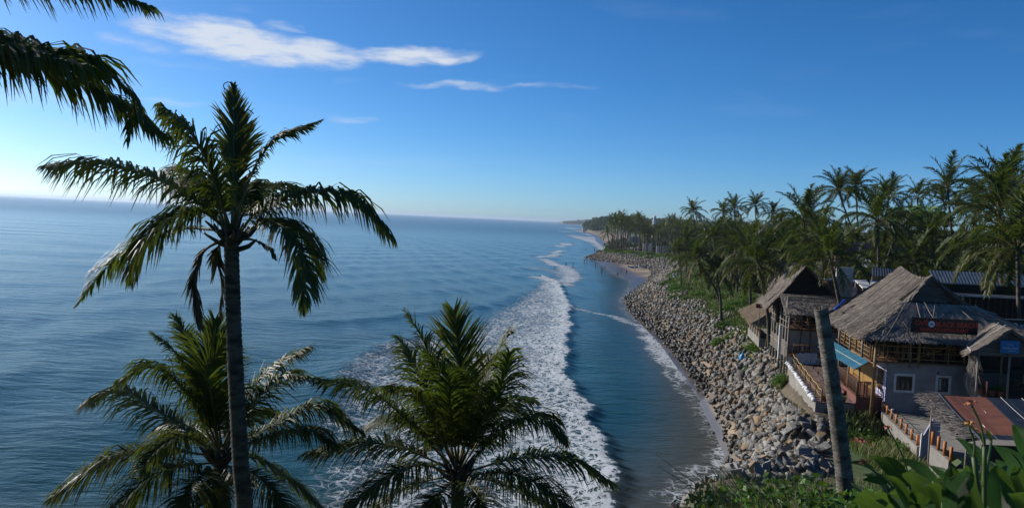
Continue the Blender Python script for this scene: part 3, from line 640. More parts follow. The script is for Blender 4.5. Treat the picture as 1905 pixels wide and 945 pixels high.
hero_palm('coconut_palm', 'full crowned coconut palm rising from the bottom edge in front of the surf', (b3.x, Y3, H(b3.x, Y3) - .2), W(852, 880, Y3), Y3, [
    F([(851, 860), (858, 740), (852, 650), (845, 577)], (0, .2, .3, .3), hang=.05, leaf=.95, spread=.85, side=Vector((1, .1, 0)), m='frond_y'),
    F([(846, 860), (815, 720), (790, 640), (757, 585)], (0, -.2, -.4, -.5), hang=.5, leaf=.85),
    F([(842, 860), (800, 745), (772, 680), (745, 632)], (0, .5, .8, 1.0), hang=.7, leaf=.8),
    F([(856, 860), (888, 745), (915, 680), (948, 614)], (0, .3, .5, .6), hang=.6, leaf=.6, m='frond_y', minl=.45),
    F([(838, 865), (745, 770), (680, 724), (595, 705)], (0, -.4, -.7, -.9), hang=1.1, leaf=.95),
    F([(838, 872), (740, 830), (650, 826), (572, 842)], (0, .4, .8, 1.1), hang=1.1, leaf=.95),
    F([(840, 880), (780, 864), (715, 890), (645, 945)], (0, -.9, -1.6, -2.1), hang=1.0, leaf=.9, m='frond_y'),
    F([(866, 870), (930, 805), (1000, 776), (1046, 812)], (0, -.4, -.8, -1.0), hang=1.2, leaf=.95),
    F([(866, 878), (960, 852), (1055, 852), (1135, 896)], (0, .5, .9, 1.3), hang=1.1, leaf=.95),
    F([(864, 886), (930, 878), (1000, 900), (1060, 945)], (0, -1.0, -1.7, -2.2), hang=1.1, leaf=.95),
    F([(842, 862), (795, 760), (760, 725), (715, 720)], (0, -1.0, -1.6, -2.0), hang=1.3, leaf=.75, m='frond_y'),
    F([(858, 864), (905, 765), (935, 710), (948, 655)], (0, -.6, -1.0, -1.2), hang=.8, leaf=.85),
    F([(860, 868), (910, 790), (950, 745), (985, 740)], (0, .9, 1.6, 2.1), hang=1.1, leaf=.85),
    F([(840, 868), (790, 800), (740, 775), (690, 790)], (0, 1.0, 1.8, 2.3), hang=1.1, leaf=.85),
    F([(848, 890), (820, 915), (790, 950), (770, 1000)], (0, -1.2, -1.8, -2.1), hang=.9, leaf=.9),
    F([(856, 890), (885, 915), (905, 955), (920, 1005)], (0, -1.2, -1.9, -2.2), hang=.9, leaf=.9),
    F([(840, 885), (770, 900), (710, 935), (660, 985)], (0, .6, 1.1, 1.5), hang=1.0, leaf=.85),
    F([(864, 885), (940, 900), (1010, 935), (1065, 985)], (0, .7, 1.2, 1.6), hang=1.0, leaf=.85),
    F([(850, 862), (838, 760), (832, 700), (800, 660)], (0, -.9, -1.4, -1.8), hang=.8, leaf=.9),
    F([(854, 862), (872, 770), (890, 720), (900, 665)], (0, 1.0, 1.5, 1.8), hang=.6, leaf=.85),
], 104, .9, .2, .17, 3, 1.1)
# palm left of the view, only its fronds reach in
Y0 = 9.6; p0 = W(-330, 60, Y0)
hero_palm('coconut_palm', 'coconut palm beyond the left edge, only drooping fronds showing in the upper left corner', (p0.x - .3, Y0, H(p0.x, Y0) - .2), p0, Y0, [
    F([(-320, 60), (-130, 72), (30, 110), (190, 172), (305, 252)], (0, .2, .3, .4, .4), hang=1.7, leaf=.72, width=.036),
    F([(-320, 50), (-140, 40), (30, 82), (165, 108)], (0, -.2, -.3, -.3), hang=1.3, leaf=.74, width=.04, minl=.65, tat=.02),
    F([(-320, 55), (-140, 52), (20, 92), (150, 122)], (0, -.5, -.7, -.8), hang=1.2, leaf=.7, width=.04, minl=.5),
    F([(120, 112), (165, 120), (215, 150), (248, 190), (236, 262)], (-.3, -.3, -.3, -.25, -.2), hang=1.0, leaf=.26, width=.022, tat=.3, t0=.02, spread=.7, rad=.014),
    F([(-320, 40), (-150, -50), (60, -38), (200, -12), (280, 14)], (0, -.3, -.5, -.6, -.6), hang=1.6, leaf=.50, width=.03),
    F([(-335, 40), (-400, -80), (-520, -120), (-650, -60)], (0, .3, .5, .6), hang=1.4, leaf=.8),
    F([(-335, 60), (-450, 60), (-560, 130), (-620, 230)], (0, -.3, -.5, -.6), hang=1.4, leaf=.8),
    F([(-330, 40), (-320, -120), (-330, -260), (-350, -380)], (0, .1, .2, .3), hang=.2, leaf=.7, side=Vector((1, 0, 0))),
    F([(-330, 55), (-300, 20), (-270, 90), (-250, 250)], (0, 1.6, 2.8, 3.2), hang=1.4, leaf=.7),
], 120, .75, .17, .14, 4, .8)

# trunk of a palm that has lost its crown
YT = 19.0; tb = W(1582, 985, YT)
t = thing('palm_trunk', 'bare crownless palm trunk leaning left in front of the thatched cafe', 'tree trunk', (tb.x, YT, tb.z - .4))
tr = trunk_mesh([Vector((tb.x, YT, tb.z - .5)), W(1572, 900, YT), W(1555, 760, YT), W(1539, 650, YT), W(1527, 574, YT)], .21, .155, M['trunk_old'], t, 18, True, 40)
tr.name = 'stem'
mb = MB(); c = W(1527, 574, YT)
for k in range(9):
    a = k * .7; mb.tube([c + Vector((math.cos(a) * .09, math.sin(a) * .09, -.05)), c + Vector((math.cos(a) * .12, math.sin(a) * .12, rng.uniform(.01, .07)))], [.05, .012], 5)
mb.build('broken_top', M['darkwood'], t)

# library of fronds for the palms of the grove
def lib_pts(el0, droop, Lf, seed, n=7):
    rr = random.Random(seed); p = Vector((.05, 0, 0)); pts = [p.copy()]; y = 0; bend = rr.uniform(-.16, .16)
    for i in range(n):
        s = (i + .5) / n; e = R(el0 - droop * s ** 1.25); y = bend * s; p = p + Vector((math.cos(e) * math.cos(y), math.cos(e) * math.sin(y), math.sin(e))) * (Lf / n); pts.append(p.copy())
    return pts
LIB = []     # (elevation class, leaf mesh, midrib mesh)
SPEC = [(80, 35, .3), (72, 55, .5), (60, 70, .7), (50, 85, .9), (38, 90, 1.1), (28, 90, 1.2), (15, 85, 1.3), (2, 75, 1.3), (-18, 60, 1.1), (-45, 38, .8)]
for k, (e0, dr_, hg) in enumerate(SPEC):
    for v in range(2):
        rr = random.Random(40 + k * 3 + v); lf, rb = frond_geo(lib_pts(e0, dr_, 4.1, k * 7 + v), rr, nl=46, leaf=1.02, width=.085, hang=hg, segs=2, t0=.14, tat=.06, rad=.045)
        mat = 'frond_dead' if k == 9 else ('frond_y' if k >= 7 else 'frond')
        LIB.append((lf.mesh('frond', M[mat], attr='tip'), rb.mesh('midrib', M['rachis'], True)))
def palm_crown_objs(t, top, rr, n=20, sc=1.0, wind=None):
    n = int(n * 1.25)
    for i in range(n):
        q = i / (n - 1); k = min(9, int(q ** 1.05 * 9 + rr.uniform(-.4, .6))); k = max(0, k)
        if k == 9 and rr.random() < .45: k = 7
        me, rb = LIB[2 * k + rr.randrange(2)]; o = link('frond', me, t); o.location = Vector(top) - ORG[t]
        o.rotation_euler = (rr.uniform(-.25, .25), rr.uniform(-.1, .1), i * 2.39996 + rr.uniform(-.35, .35)); s = sc * rr.uniform(.85, 1.1); o.scale = (s, s, s)
        r = link('midrib', rb, o)
NUT = MB().ball((0, 0, 0), (.14, .14, .17), 7, 5).mesh('coconut', M['coconut'], True)
def grove_palm(px, py, Y, dxb, label, sc=1.0, n=20, group=None, nuts=0, name='coconut_palm', rr=None, fine=True, zb=None):
    """palm whose crown sits at a pixel at distance Y; dxb = sideways lean of the foot in metres"""
    top = W(px, py, Y); rr = rr or random.Random(int(px * 7 + py)); bx, by = top.x + dxb, Y + rr.uniform(-1, 1); bz = (zb if zb is not None else H(bx, by)) - .3
    t = thing(name, label, 'palm tree', (bx, by, bz), group)
    mid = Vector((bx, by, bz)).lerp(top, .5) + Vector((dxb * .22, 0, 0))
    mb = MB(); c = spline([(bx, by, bz), mid, top], 7); mb.tube(c, [.20 - .09 * i / len(c) for i in range(len(c))] if Y < 260 else [.26 - .10 * i / len(c) for i in range(len(c))], 7); mb.build('trunk', M['trunk_far'], t, smooth=True)
    if fine:
        palm_crown_objs(t, top, rr, n, sc)
        for k in range(nuts):
            o = link('coconut', NUT, t); a = k * 2.1; o.location = top - ORG[t] + Vector((math.cos(a) * .28, math.sin(a) * .28, -.25 - .1 * (k % 2)))
    else:
        o = link('crown', FARCROWN[rr.randrange(len(FARCROWN))], t); o.location = top - ORG[t]; o.rotation_euler = (rr.uniform(-.15, .15), rr.uniform(-.15, .15), rr.uniform(0, 6.28)); s = sc * rr.uniform(.9, 1.15); o.scale = (s, s, s)
    return t
FARCROWN = []
for v in range(5):
    rr = random.Random(900 + v); mb = MB()
    for i in range(19):
        k = min(8, int(i / 18 * 9)); e0, dr_, hg = SPEC[k]; lf, rb = frond_geo(lib_pts(e0, dr_, 4.0, i + v * 30, 5), rr, nl=15, leaf=.95, width=.20, hang=hg, segs=2, t0=.1, tat=.05, rad=.05)
        Rz = Matrix.Rotation(i * 2.4 + rr.uniform(-.3, .3), 3, 'Z'); mb.add([Rz @ p for p in lf.v], lf.f, lf.a)
    FARCROWN.append(mb.mesh('crown', M['frond'] if v % 2 else M['frond_y'], attr='tip'))
NOTE = [(1560, 356, 118, 5.0, 'tall grove palm with a long trunk leaning left above the thatched cafe', 1.0, 22, 3), (1592, 350, 128, 1.5, 'upright grove palm just behind the tall left-leaning one', 1.05, 20, 0),
        (1405, 384, 190, 1.4, 'tall thin palm, left one of a pair poking above the middle of the grove', 1.0, 20, 0), (1438, 398, 190, 1.0, 'tall thin palm, right and lower one of a pair above the middle of the grove', 1.0, 20, 0),
        (1497, 412, 92, -.6, 'broad bushy grove palm left of the tall left-leaning palm', 1.15, 24, 3), (1545, 484, 63, 1.6, 'palm with spreading fronds hanging over the bamboo cafe roof', .95, 22, 4),
        (1528, 448, 76, 1.0, 'upright bright green palm behind the bamboo cafe roof', 1.0, 20, 0), (1634, 414, 84, .6, 'palm with wide drooping fronds right behind the cafe ridge', 1.15, 20, 3),
        (1652, 368, 122, 1.0, 'bushy palm in the grove above the cafe ridge', 1.0, 20, 0), (1706, 366, 128, 1.8, 'thin palm with a sparse crown standing above the dark roofs', .95, 15, 2),
        (1763, 350, 98, 2.0, 'tallest yellow-green palm with a long pale trunk at the right', 1.1, 15, 3), (1757, 378, 118, .8, 'shorter palm just behind the tallest yellow-green palm', .95, 18, 0),
        (1866, 360, 84, -.8, 'large dense palm crown at the upper right corner of the grove', 1.35, 26, 0), (1815, 368, 128, .5, 'brownish palm between the tallest palm and the corner crown', .95, 22, 0),
        (1893, 462, 57, .5, 'big near palm at the right edge with yellow-green fronds and coconuts', 1.4, 22, 8), (1858, 392, 62, .8, 'full palm above the big one at the right edge', 1.1, 24, 3),
        (1702, 486, 72, .2, 'young low palm with upright fronds behind the cafe ridge', .8, 14, 0), (1289, 394, 215, 2.0, 'palm leaning left that stands highest at the left of the grove', 1.05, 20, 0),
        (1366, 388, 205, 1.2, 'tall palm in the gap of the skyline, right one of two near neighbours', 1.05, 20, 0), (1345, 396, 210, -.5, 'palm in the skyline, left one of two near neighbours', 1.0, 20, 0),
        (1296, 482, 108, 4.2, 'palm with two-way leaning trunk over the green bank beside the boulders', 1.05, 22, 0), (1327, 446, 145, .6, 'leafy palm behind the green bank of creepers', 1.15, 22, 0),
        (1276, 444, 178, .4, 'palm at the left end of the near grove', 1.05, 20, 0), (1411, 494, 72, 1.6, 'yellow-tipped palm leaning over the small thatched hut', 1.05, 24, 4),
        (1368, 456, 140, .5, 'bushy palm in the middle of the near grove', 1.1, 22, 0), (1334, 510, 108, .9, 'low palm above the green creepers by the boulders', .95, 20, 0),
        (1263, 470, 158, .6, 'dark drooping palm at the edge of the green bank', .95, 20, 0), (1392, 470, 95, .8, 'palm between the hut and the middle of the grove', 1.1, 22, 0), (1455, 455, 100, .6, 'full green palm left of the bamboo cafe roof', 1.1, 22, 0),
        (1470, 480, 84, 1.0, 'olive palm close behind the bamboo cafe gable', 1.05, 22, 2)]
for a in NOTE: grove_palm(a[0], a[1], a[2], a[3], a[4], a[5], a[6], None, a[7])
rr = random.Random(77); cnt = 0
for k in range(400):
    if cnt >= 135: break
    px = rr.uniform(1262, 1930); Y = rr.uniform(100, 240)
    if px > 1640: Y = rr.uniform(78, 190)
    top = rr.uniform(9, 17) if cnt % 3 else rr.uniform(8.5, 12); zg = 6.4
    hzp = 363 + .0466 * px; py = hzp - (top - 17) / Y * FPX + rr.uniform(-2, 4); x = (px - 952) / FPX * Y
    if x < np.interp(Y, toe_y, toe_x) + rockw(Y) + 10: continue
    grove_palm(px, py, Y, rr.uniform(-1.8, 1.8), 'coconut palm in the thick of the dark grove behind the cafes', rr.uniform(.95, 1.2), 18, 'palms of the near grove', rr=rr); cnt += 1
FARN = [(1136, 410, 400, 'left palm of the pair standing over the groyne point'), (1157, 404, 405, 'right, taller palm of the pair standing over the groyne point'), (1130, 434, 395, 'small low palm at the water side of the groyne point')]
for px, py, Y, lb in FARN: grove_palm(px, py, Y, rr.uniform(-1, 2), lb, 1.15, fine=False, rr=rr, name='coconut_palm')
for k in range(150):
    px = rr.uniform(1140, 1300) if k < 110 else rr.uniform(1290, 1900); Y = rr.uniform(395, 640) if k < 110 else rr.uniform(240, 330)
    hzp = 363 + .0466 * px; z = rr.uniform(14, 21) if k < 110 else rr.uniform(14.5, 18.5); py = hzp - (z - 17) / Y * FPX
    if k < 110 and py > 436: py = 430
    if k < 110 and 1200 < px < 1234 and py < 428: py = 428 + rr.uniform(0, 6)
    grove_palm(px, py, Y, rr.uniform(-2, 2), 'coconut palm in the far grove behind the groyne' if k < 110 else 'coconut palm far back in the grove skyline', rr.uniform(1.0, 1.3), group='palms of the far grove' if k < 110 else 'palms at the back of the near grove', rr=rr, fine=False)
ORD = ['first', 'second', 'third', 'fourth', 'fifth', 'sixth', 'seventh', 'eighth', 'ninth', 'tenth', 'eleventh', 'twelfth', 'thirteenth', 'fourteenth', 'fifteenth', 'sixteenth', 'seventeenth', 'eighteenth', 'nineteenth', 'twentieth', 'twenty-first', 'twenty-second']

# ------------------------------------------------------------------ shrubs, grass, undergrowth
def leafcloud(n, rad, size, rr, shape=(1, 1, .8), aspect=.45, flat=.4, stems=6, mat='leaf', shell=.55):
    V, Fc, A = [], [], []; c = nr.normal(0, 1, (n, 3)); c /= np.linalg.norm(c, axis=1)[:, None]
    lobes = nr.normal(0, 1, (9, 3)); lobes[:, 2] = np.abs(lobes[:, 2]); lobes /= np.linalg.norm(lobes, axis=1)[:, None]
    rd = (shell + (1 - shell) * nr.random(n)) * rad * (.68 + .42 * np.max(c @ lobes.T, 1)); c = c * rd[:, None] * np.array(shape); c[:, 2] = np.abs(c[:, 2]) * 1.05
    d = nr.normal(0, 1, (n, 3)); d[:, 2] = d[:, 2] * flat + .15; d /= np.linalg.norm(d, axis=1)[:, None]
    s = np.cross(d, nr.normal(0, 1, (n, 3)) * np.array([.5, .5, 1])); s /= np.linalg.norm(s, axis=1)[:, None] + 1e-9
    l = size * nr.uniform(.6, 1.25, n)[:, None]; nn = np.cross(s, d)
    a = c - d * l / 2; b = c + s * l * aspect / 2 + nn * l * .06; e = c + d * l / 2; f = c - s * l * aspect / 2 + nn * l * .06
    V = np.stack([a, b, e, f], 1).reshape(-1, 3); Q = np.arange(4 * n).reshape(-1, 4)
    me = fast_mesh('foliage', V, Q, M[mat], 4, attrs={'tip': np.repeat(nr.random(n) ** 3 * .6, 4)})
    return me
def stems_mesh(rad, k, rr):
    mb = MB()
    for i in range(k):
        a = rr.uniform(0, 6.28); e = rr.uniform(.3, .8); p = Vector((math.cos(a) * rad * e, math.sin(a) * rad * e, rad * rr.uniform(.4, .7))); mb.tube([(0, 0, -.15), p * .5 + Vector((0, 0, rad * .12)), p], [.03 * rad, .022 * rad, .008 * rad], 5)
    return mb.mesh('stem', M['brownwood'], True)
SHR = {}
def shrub_lib(key, *a, **k): SHR[key] = (leafcloud(*a, **k), stems_mesh(a[1], 6, random.Random(len(SHR))))
rs = random.Random(5)
for i in range(3): shrub_lib('g%d' % i, 900, 1.0, .26, rs, (1, 1, .75), mat=('leaf', 'leaf_bright', 'leaf')[i])
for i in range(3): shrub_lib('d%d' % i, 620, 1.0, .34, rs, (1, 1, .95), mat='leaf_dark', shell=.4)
shrub_lib('round', 900, 1.0, .17, rs, (1, 1, .95), mat='leaf_bright', shell=.7)
for i in range(3): shrub_lib('n%d' % i, 800, 1.0, .17, rs, (1, 1, .8), .55, mat=('leaf', 'leaf_bright', 'leaf_bright')[i], shell=.25)
def shrub(key, loc, s, label, group=None, sz=None, name='leafy_shrub', cat='shrub'):
    t = thing(name, label, cat, loc, group); a, b = SHR[key]
    for nm, me in (('foliage', a), ('stem', b)):
        o = link(nm, me, t); o.scale = (s, s, sz or s); o.rotation_euler = (0, 0, rs.uniform(0, 6.28))
    return t
# round bright bush by the terrace
p = Zp(1455, 712, 5.4); shrub('round', (p.x, p.y, 5.2), .95, 'round bright green bush on the boulders beside the terrace', name='round_bush', cat='bush')
# shrubs along the bank between boulders and grove
for k in range(150):
    y = 64 + 330 * (k / 150) ** 1.3 + rs.uniform(-2, 2); x = float(np.interp(y, toe_y, toe_x)) + float(rockw(y)) + rs.uniform(-1.3, 9)
    if 60 < y < 100 and x > 27.0 + .05 * (y - 60): continue
    s = rs.uniform(.8, 1.6) * (1 + y / 500); shrub(('g0', 'g1', 'g2', 'g1')[k % 4], (x, y, H(x, y) - .1), s, 'green shrub on the grassy bank above the boulders', 'shrubs on the bank', s * rs.uniform(.45, .8))
# dark understorey of the grove
for k in range(260):
    y = rs.uniform(72, 230); x = (rs.uniform(1285, 1930) - 952) / FPX * y
    if x < np.interp(y, toe_y, toe_x) + rockw(y) + 12 or (y < 100 and x > 21 + .1 * y and x < 33): continue
    if y < 86 and x > 30 and x < 48: continue
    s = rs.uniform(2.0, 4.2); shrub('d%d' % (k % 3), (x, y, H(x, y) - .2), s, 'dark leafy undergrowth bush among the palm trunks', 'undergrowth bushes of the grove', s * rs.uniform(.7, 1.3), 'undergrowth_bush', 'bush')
# two rounder broadleaf trees in the grove
for px, py, Y, s, lb in ((1692, 405, 112, 3.6, 'round light green broadleaf tree among the palms, left of two'), (1728, 404, 116, 3.4, 'round light green broadleaf tree among the palms, right of two')):
    c = W(px, py, Y); zb = H(c.x, Y); t = thing('broadleaf_tree', lb, 'tree', (c.x, Y, zb - .2)); o = link('crown', SHR['g1'][0], t); o.location = c - ORG[t] - Vector((0, 0, 1.2)); o.scale = (s, s, s)
    MB().tube([(c.x, Y, zb - .2), (c.x + .3, Y, (zb + c.z) / 2), (c.x, Y, c.z)], [.3, .22, .12], 8).build('trunk', M['trunk_far'], t, smooth=True)

def blades(P, hgt, wid, mat, name, label=None, lean=.45, zoff=0):
    P = np.asarray(P); n = len(P); z, _, _ = height(P); b = np.column_stack([P, z + zoff - .03]); a = nr.uniform(0, 6.28, n); h = hgt * nr.uniform(.5, 1.3, n)
    sd = np.column_stack([np.cos(a), np.sin(a), np.zeros(n)]) * wid * .5; ln = np.column_stack([np.cos(a + 1.3), np.sin(a + 1.3), np.zeros(n)]) * (lean * h * nr.uniform(.2, 1.2, n))[:, None]; up = np.column_stack([np.zeros(n), np.zeros(n), h])
    mid = b + up * .6 + ln * .35; tip = b + up * .95 + ln
    V = np.stack([b - sd, b + sd, mid + sd * .8, mid - sd * .8, tip + sd * .1, tip - sd * .1], 1).reshape(-1, 3); k = np.arange(n) * 6
    Q = np.concatenate([np.stack([k, k + 1, k + 2, k + 3], 1), np.stack([k + 3, k + 2, k + 4, k + 5], 1)])
    o = link(name, fast_mesh(name, V, Q, M[mat], 4, attrs={'tip': np.tile([0, 0, .3, .3, .9, .9], n)})); return tag(o, label, None, None, 'stuff')
# bank grass
Pg = []
while len(Pg) < 40000:
    y = 60 + 340 * nr.random(4000) ** 1.6; x = np.interp(y, toe_y, toe_x) + rockw(y) - .8 + nr.random(4000) ** 1.3 * (12 + 10 * (y > 280)); Pg += list(np.column_stack([x, y]))
Pg = np.array(Pg[:40000]); Pg = Pg[~((Pg[:, 1] < 70) & (Pg[:, 0] > 21.5))]
blades(Pg, .55, .12, 'grass', 'bank_grass', 'green grass and creepers along the top of the boulder bank')
# rough grass in front of the terrace and yard
q = np.array([(Zp(a, b, 6.0).x, Zp(a, b, 6.0).y) for a, b in [(1520, 765), (1640, 762), (1712, 838), (1735, 900), (1640, 900), (1600, 860), (1575, 815), (1530, 775)]])
lo, hi = q.min(0), q.max(0); Pg = nr.uniform(lo, hi, (24000, 2)); Pg = Pg[inside(Pg, q)]; cn = np.sin(Pg[:, 0] * 1.7) * np.sin(Pg[:, 1] * 1.3 + 1); Pg = Pg[(cn + nr.normal(0, .5, len(Pg)) > -.35)]; bq = Zp(1606, 800, 6.1); Pg = Pg[np.hypot(Pg[:, 0] - bq.x, (Pg[:, 1] - bq.y) * .6) > .75]
blades(Pg[::2], .42, .05, 'grass', 'yard_grass', 'tall rough grass between the terrace and the boulders'); blades(Pg[1::9], .55, .03, 'drygrass', 'dry_weeds', 'dry straw-coloured weeds mixed into the rough grass')
for a, b, s, lb in ((1668, 800, 1.2, 'dark green bush in the rough grass beside the yard wall'), (1640, 790, 1.0, 'small bush in the rough grass below the terrace wall'), (1690, 820, .95, 'low bush at the foot of the yard wall'), (1560, 772, 1.0, 'bush at the left foot of the terrace wall'), (1612, 775, 1.1, 'tall weedy bush below the terrace wall')):
    p = Zp(a, b + 14, 6.2); shrub(('n0', 'n1', 'g1')[int(a) % 3], (p.x, p.y, H(p.x, p.y) - .1), s, lb)
yb = nr.uniform(47, 62, 1800); xb = 18.1 + .21 * (yb - 47.4) - nr.random(1800) ** 1.5 * 2.2; blades(np.column_stack([xb, yb]), .32, .05, 'drygrass', 'terrace_weeds', 'dry weeds on the rubble below the terrace wall'); blades(np.column_stack([xb[::2] + .1, yb[::2] + .2]), .3, .05, 'grass', 'terrace_grass', 'green grass tufts on the rubble below the terrace wall')
# slope below the camera: near bushes
NEARB = [(1320, 965, 17, .9), (1385, 950, 18, 1.0), (1440, 940, 19, 1.1), (1500, 930, 19, 1.2), (1530, 900, 20, 1.25), (1555, 950, 15, .9), (1470, 975, 15, .8), (1410, 985, 15, .8), (1620, 930, 14, .8), (1650, 960, 11, .7), (1590, 985, 11, .7), (1680, 905, 16, 1.0), (1730, 890, 17, 1.0), (1705, 940, 10, .6), (1780, 900, 13, .9), (1830, 880, 14, 1.0), (1880, 880, 14, 1.0), (1760, 960, 9, .7), (1850, 950, 9, .8)]
for k, (a, b, Y, s) in enumerate(NEARB):
    p = W(a, b, Y); g = H(p.x, p.y); s2 = max(s, (p.z - g) * .75)
    shrub('n%d' % (k % 3), (p.x, p.y, g - .1), s * 1.05, 'leafy green bush on the near slope, %s from the left along the bottom edge' % ORD[sorted(NEARB).index((a, b, Y, s))], 'bushes on the near slope', max(s * 1.3, min(2.6, (p.z - g) * 1.5)))
Pg = np.column_stack([nr.uniform(2.5, 16, 9000), nr.uniform(5, 34, 9000)]); aa = Pg[:, 0] / Pg[:, 1]; Pg = Pg[(aa > .2) & (aa < .75)]
blades(Pg, .45, .03, 'grass', 'slope_grass', 'green grass covering the near slope')
# tall dry grass stems at the bottom
dg = MB(); rr = random.Random(3)
for k in range(60):
    Y = rr.uniform(10, 17); b = W(rr.uniform(1330, 1500), rr.uniform(930, 1000), Y); L_ = rr.uniform(.6, 1.2); d = Vector((rr.uniform(-.7, .1), rr.uniform(-.3, .3), 1)).normalized()
    b.z = H(b.x, b.y) + .1; c = b + d * L_ * .6; e = c + (d + Vector((-.5, 0, -.25))).normalized() * L_ * .6; dg.tube([b, c, e], [.007, .006, .003], 4)
tag(dg.build('dry_grass', M['drygrass'], None), 'thin dry grass stems arching up from the near slope', None, None, 'stuff')

# ------------------------------------------------------------------ canna plants beside the camera
def canna_leaf(b, tip, wpx, Y, dYtip, roll, seed, fold=.25):
    """broad pointed leaf from base to tip with a midrib fold and a drooping point"""
    rr = random.Random(seed); B = W(*b, Y); T = W(*tip, Y + dYtip); ax = T - B; Ln = ax.length; d = ax.normalized(); w = wpx / FPX * Y
    view = ((B + T) / 2 - CAM).normalized(); s = d.cross(view).normalized(); nn = s.cross(d); s = (s * math.cos(roll) + nn * math.sin(roll)); nn = s.cross(d)
    nu, nv = 14, 6; vs, at, ve = [], [], []
    for i in range(nu + 1):
        t = i / nu; wd_ = w * .5 * (min(1, (t ** .62) * (1 - t) ** .85 / .535) if 0 < t < 1 else 0.0) + .002; arch = nn * (Ln * .13 * math.sin(t * math.pi * .9)) - UPZ * (Ln * .16 * t ** 3)
        for j in range(nv + 1):
            u = j / nv * 2 - 1; rip = .02 * w * math.sin(t * 17 + seed + (3 if u > 0 else 0)) * abs(u)
            vs.append(B + ax * t + arch + s * (wd_ * u) + nn * (fold * wd_ * abs(u) ** 1.3 + rip)); at.append(.16 * (abs(u) ** 6) + (.30 if j == nv // 2 else 0)); ve.append(t * 2.2 + abs(u) * -.55)
    fs = [(i * (nv + 1) + j, i * (nv + 1) + j + 1, (i + 1) * (nv + 1) + j + 1, (i + 1) * (nv + 1) + j) for i in range(nu) for j in range(nv)]
    return B, T, vs, fs, at, ve
def canna(label, stem, leaves, Y, flowers=(), seed=0):
    bx = W(stem[0], stem[1], Y); g = H(bx.x, bx.y); t = thing('canna_plant', label, 'canna plant', (bx.x, bx.y, g - .05)); top = W(stem[2], stem[3], Y)
    MB().tube(spline([(bx.x, bx.y, g - .05), Vector((bx.x, bx.y, g)).lerp(top, .5) + Vector((.01, 0, 0)), top], 5), [.013] * 7 + [.010] * 4, 7).build('stalk', M['stalk'], t, smooth=True)
    for k, (b, tip, wpx, dy, dt, roll) in enumerate(leaves):
        B, T, vs, fs, at, ve = canna_leaf(b, tip, wpx, Y + dy, dt, roll, seed * 31 + k); mb = MB(); mb.add(vs, fs, at)
        o = mb.build('leaf', M['canna'], t, smooth=True, attr='tip'); va = o.data.attributes.new('vein', 'FLOAT', 'POINT'); va.data.foreach_set('value', ve)
        st = MB(); q = Vector((bx.x, bx.y, g)).lerp(top, min(.95, max(.1, (B.z - g) / max(.1, top.z - g) * .8))); st.tube([q, (q + B) / 2 + Vector((0, 0, -.01)), B.lerp(T, .08)], [.009, .008, .005], 6); st.build('leaf_stalk', M['stalk'], t, smooth=True)
    for (a, b, sc_, m_) in flowers:
        c = W(a, b, Y); stt = MB(); stt.tube(spline([top, top.lerp(c, .5) + Vector((.012, 0, 0)), c], 4), [.0045] * 9, 6); stt.build('flower_stalk', M['stalk'], t, smooth=True)
        fl = MB(); rr = random.Random(int(a))
        for k in range(7):
            an = k * .9; d = Vector((math.cos(an) * .8, math.sin(an) * .8, rr.uniform(-.1, 1.3))).normalized(); s = d.cross(UPZ).normalized() * .012 * sc_; e = c + d * rr.uniform(.03, .055) * sc_; md = c + d * .025 * sc_ + Vector((0, 0, .006))
            fl.add([c, md - s, e + Vector((0, 0, -.01)), md + s], [(0, 1, 2, 3)])
        fl.build('flower', M[m_], t)
t_ = NT('dry_petal'); t_.set('Base Color', (.30, .10, .03)); t_.set('Roughness', .7); M['petal'] = t_.m
t_ = NT('red_petal'); t_.set('Base Color', (.33, .05, .02)); t_.set('Roughness', .6); M['petal_red'] = t_.m
t_ = NT('yellow_petal'); t_.set('Base Color', (.36, .19, .05)); t_.set('Roughness', .6); M['petal_yellow'] = t_.m
canna('leftmost canna plant with slim leaves and a small red flower', (1680, 1010, 1660, 905), [((1680, 909), (1620, 834), 26, 0, -.1, .2), ((1690, 905), (1642, 838), 30, .1, 0, .5), ((1650, 900), (1604, 885), 20, 0, .1, .3), ((1640, 942), (1612, 920), 22, -.1, 0, -.2), ((1625, 872), (1578, 853), 13, .2, .1, .4), ((1690, 900), (1606, 868), 22, .3, .1, -.4), ((1728, 955), (1656, 903), 36, -.3, -.1, .2), ((1700, 985), (1628, 900), 34, -.3, -.2, -.1)], 3.9, [(1607, 863, .8, 'petal_red')], 1)
canna('canna plant with a dry orange flower spike in front of the orange roof', (1830, 1010, 1832, 830), [((1740, 900), (1672, 840), 32, .2, .2, .4), ((1770, 985), (1768, 846), 54, -.2, 0, .2), ((1840, 880), (1802, 812), 24, .2, .1, .3), ((1832, 828), (1822, 800), 9, .1, 0, .2), ((1845, 822), (1837, 795), 9, .1, 0, -.2), ((1812, 860), (1776, 800), 22, .3, .2, .6), ((1800, 900), (1730, 850), 34, .5, .2, -.5), ((1850, 930), (1800, 852), 36, .1, .1, -.3)], 3.5, [(1807, 752, .75, 'petal')], 2)
canna('canna plant with a drooping yellow flower and broad dark leaves', (1860, 1020, 1812, 850), [((1838, 990), (1803, 842), 40, -.2, 0, -.5), ((1866, 1000), (1855, 842), 66, -.3, 0, .1), ((1870, 900), (1850, 838), 40, .4, .2, .5), ((1900, 900), (1846, 810), 30, .3, .2, .4)], 3.2, [(1802, 794, .9, 'petal_yellow')], 3)
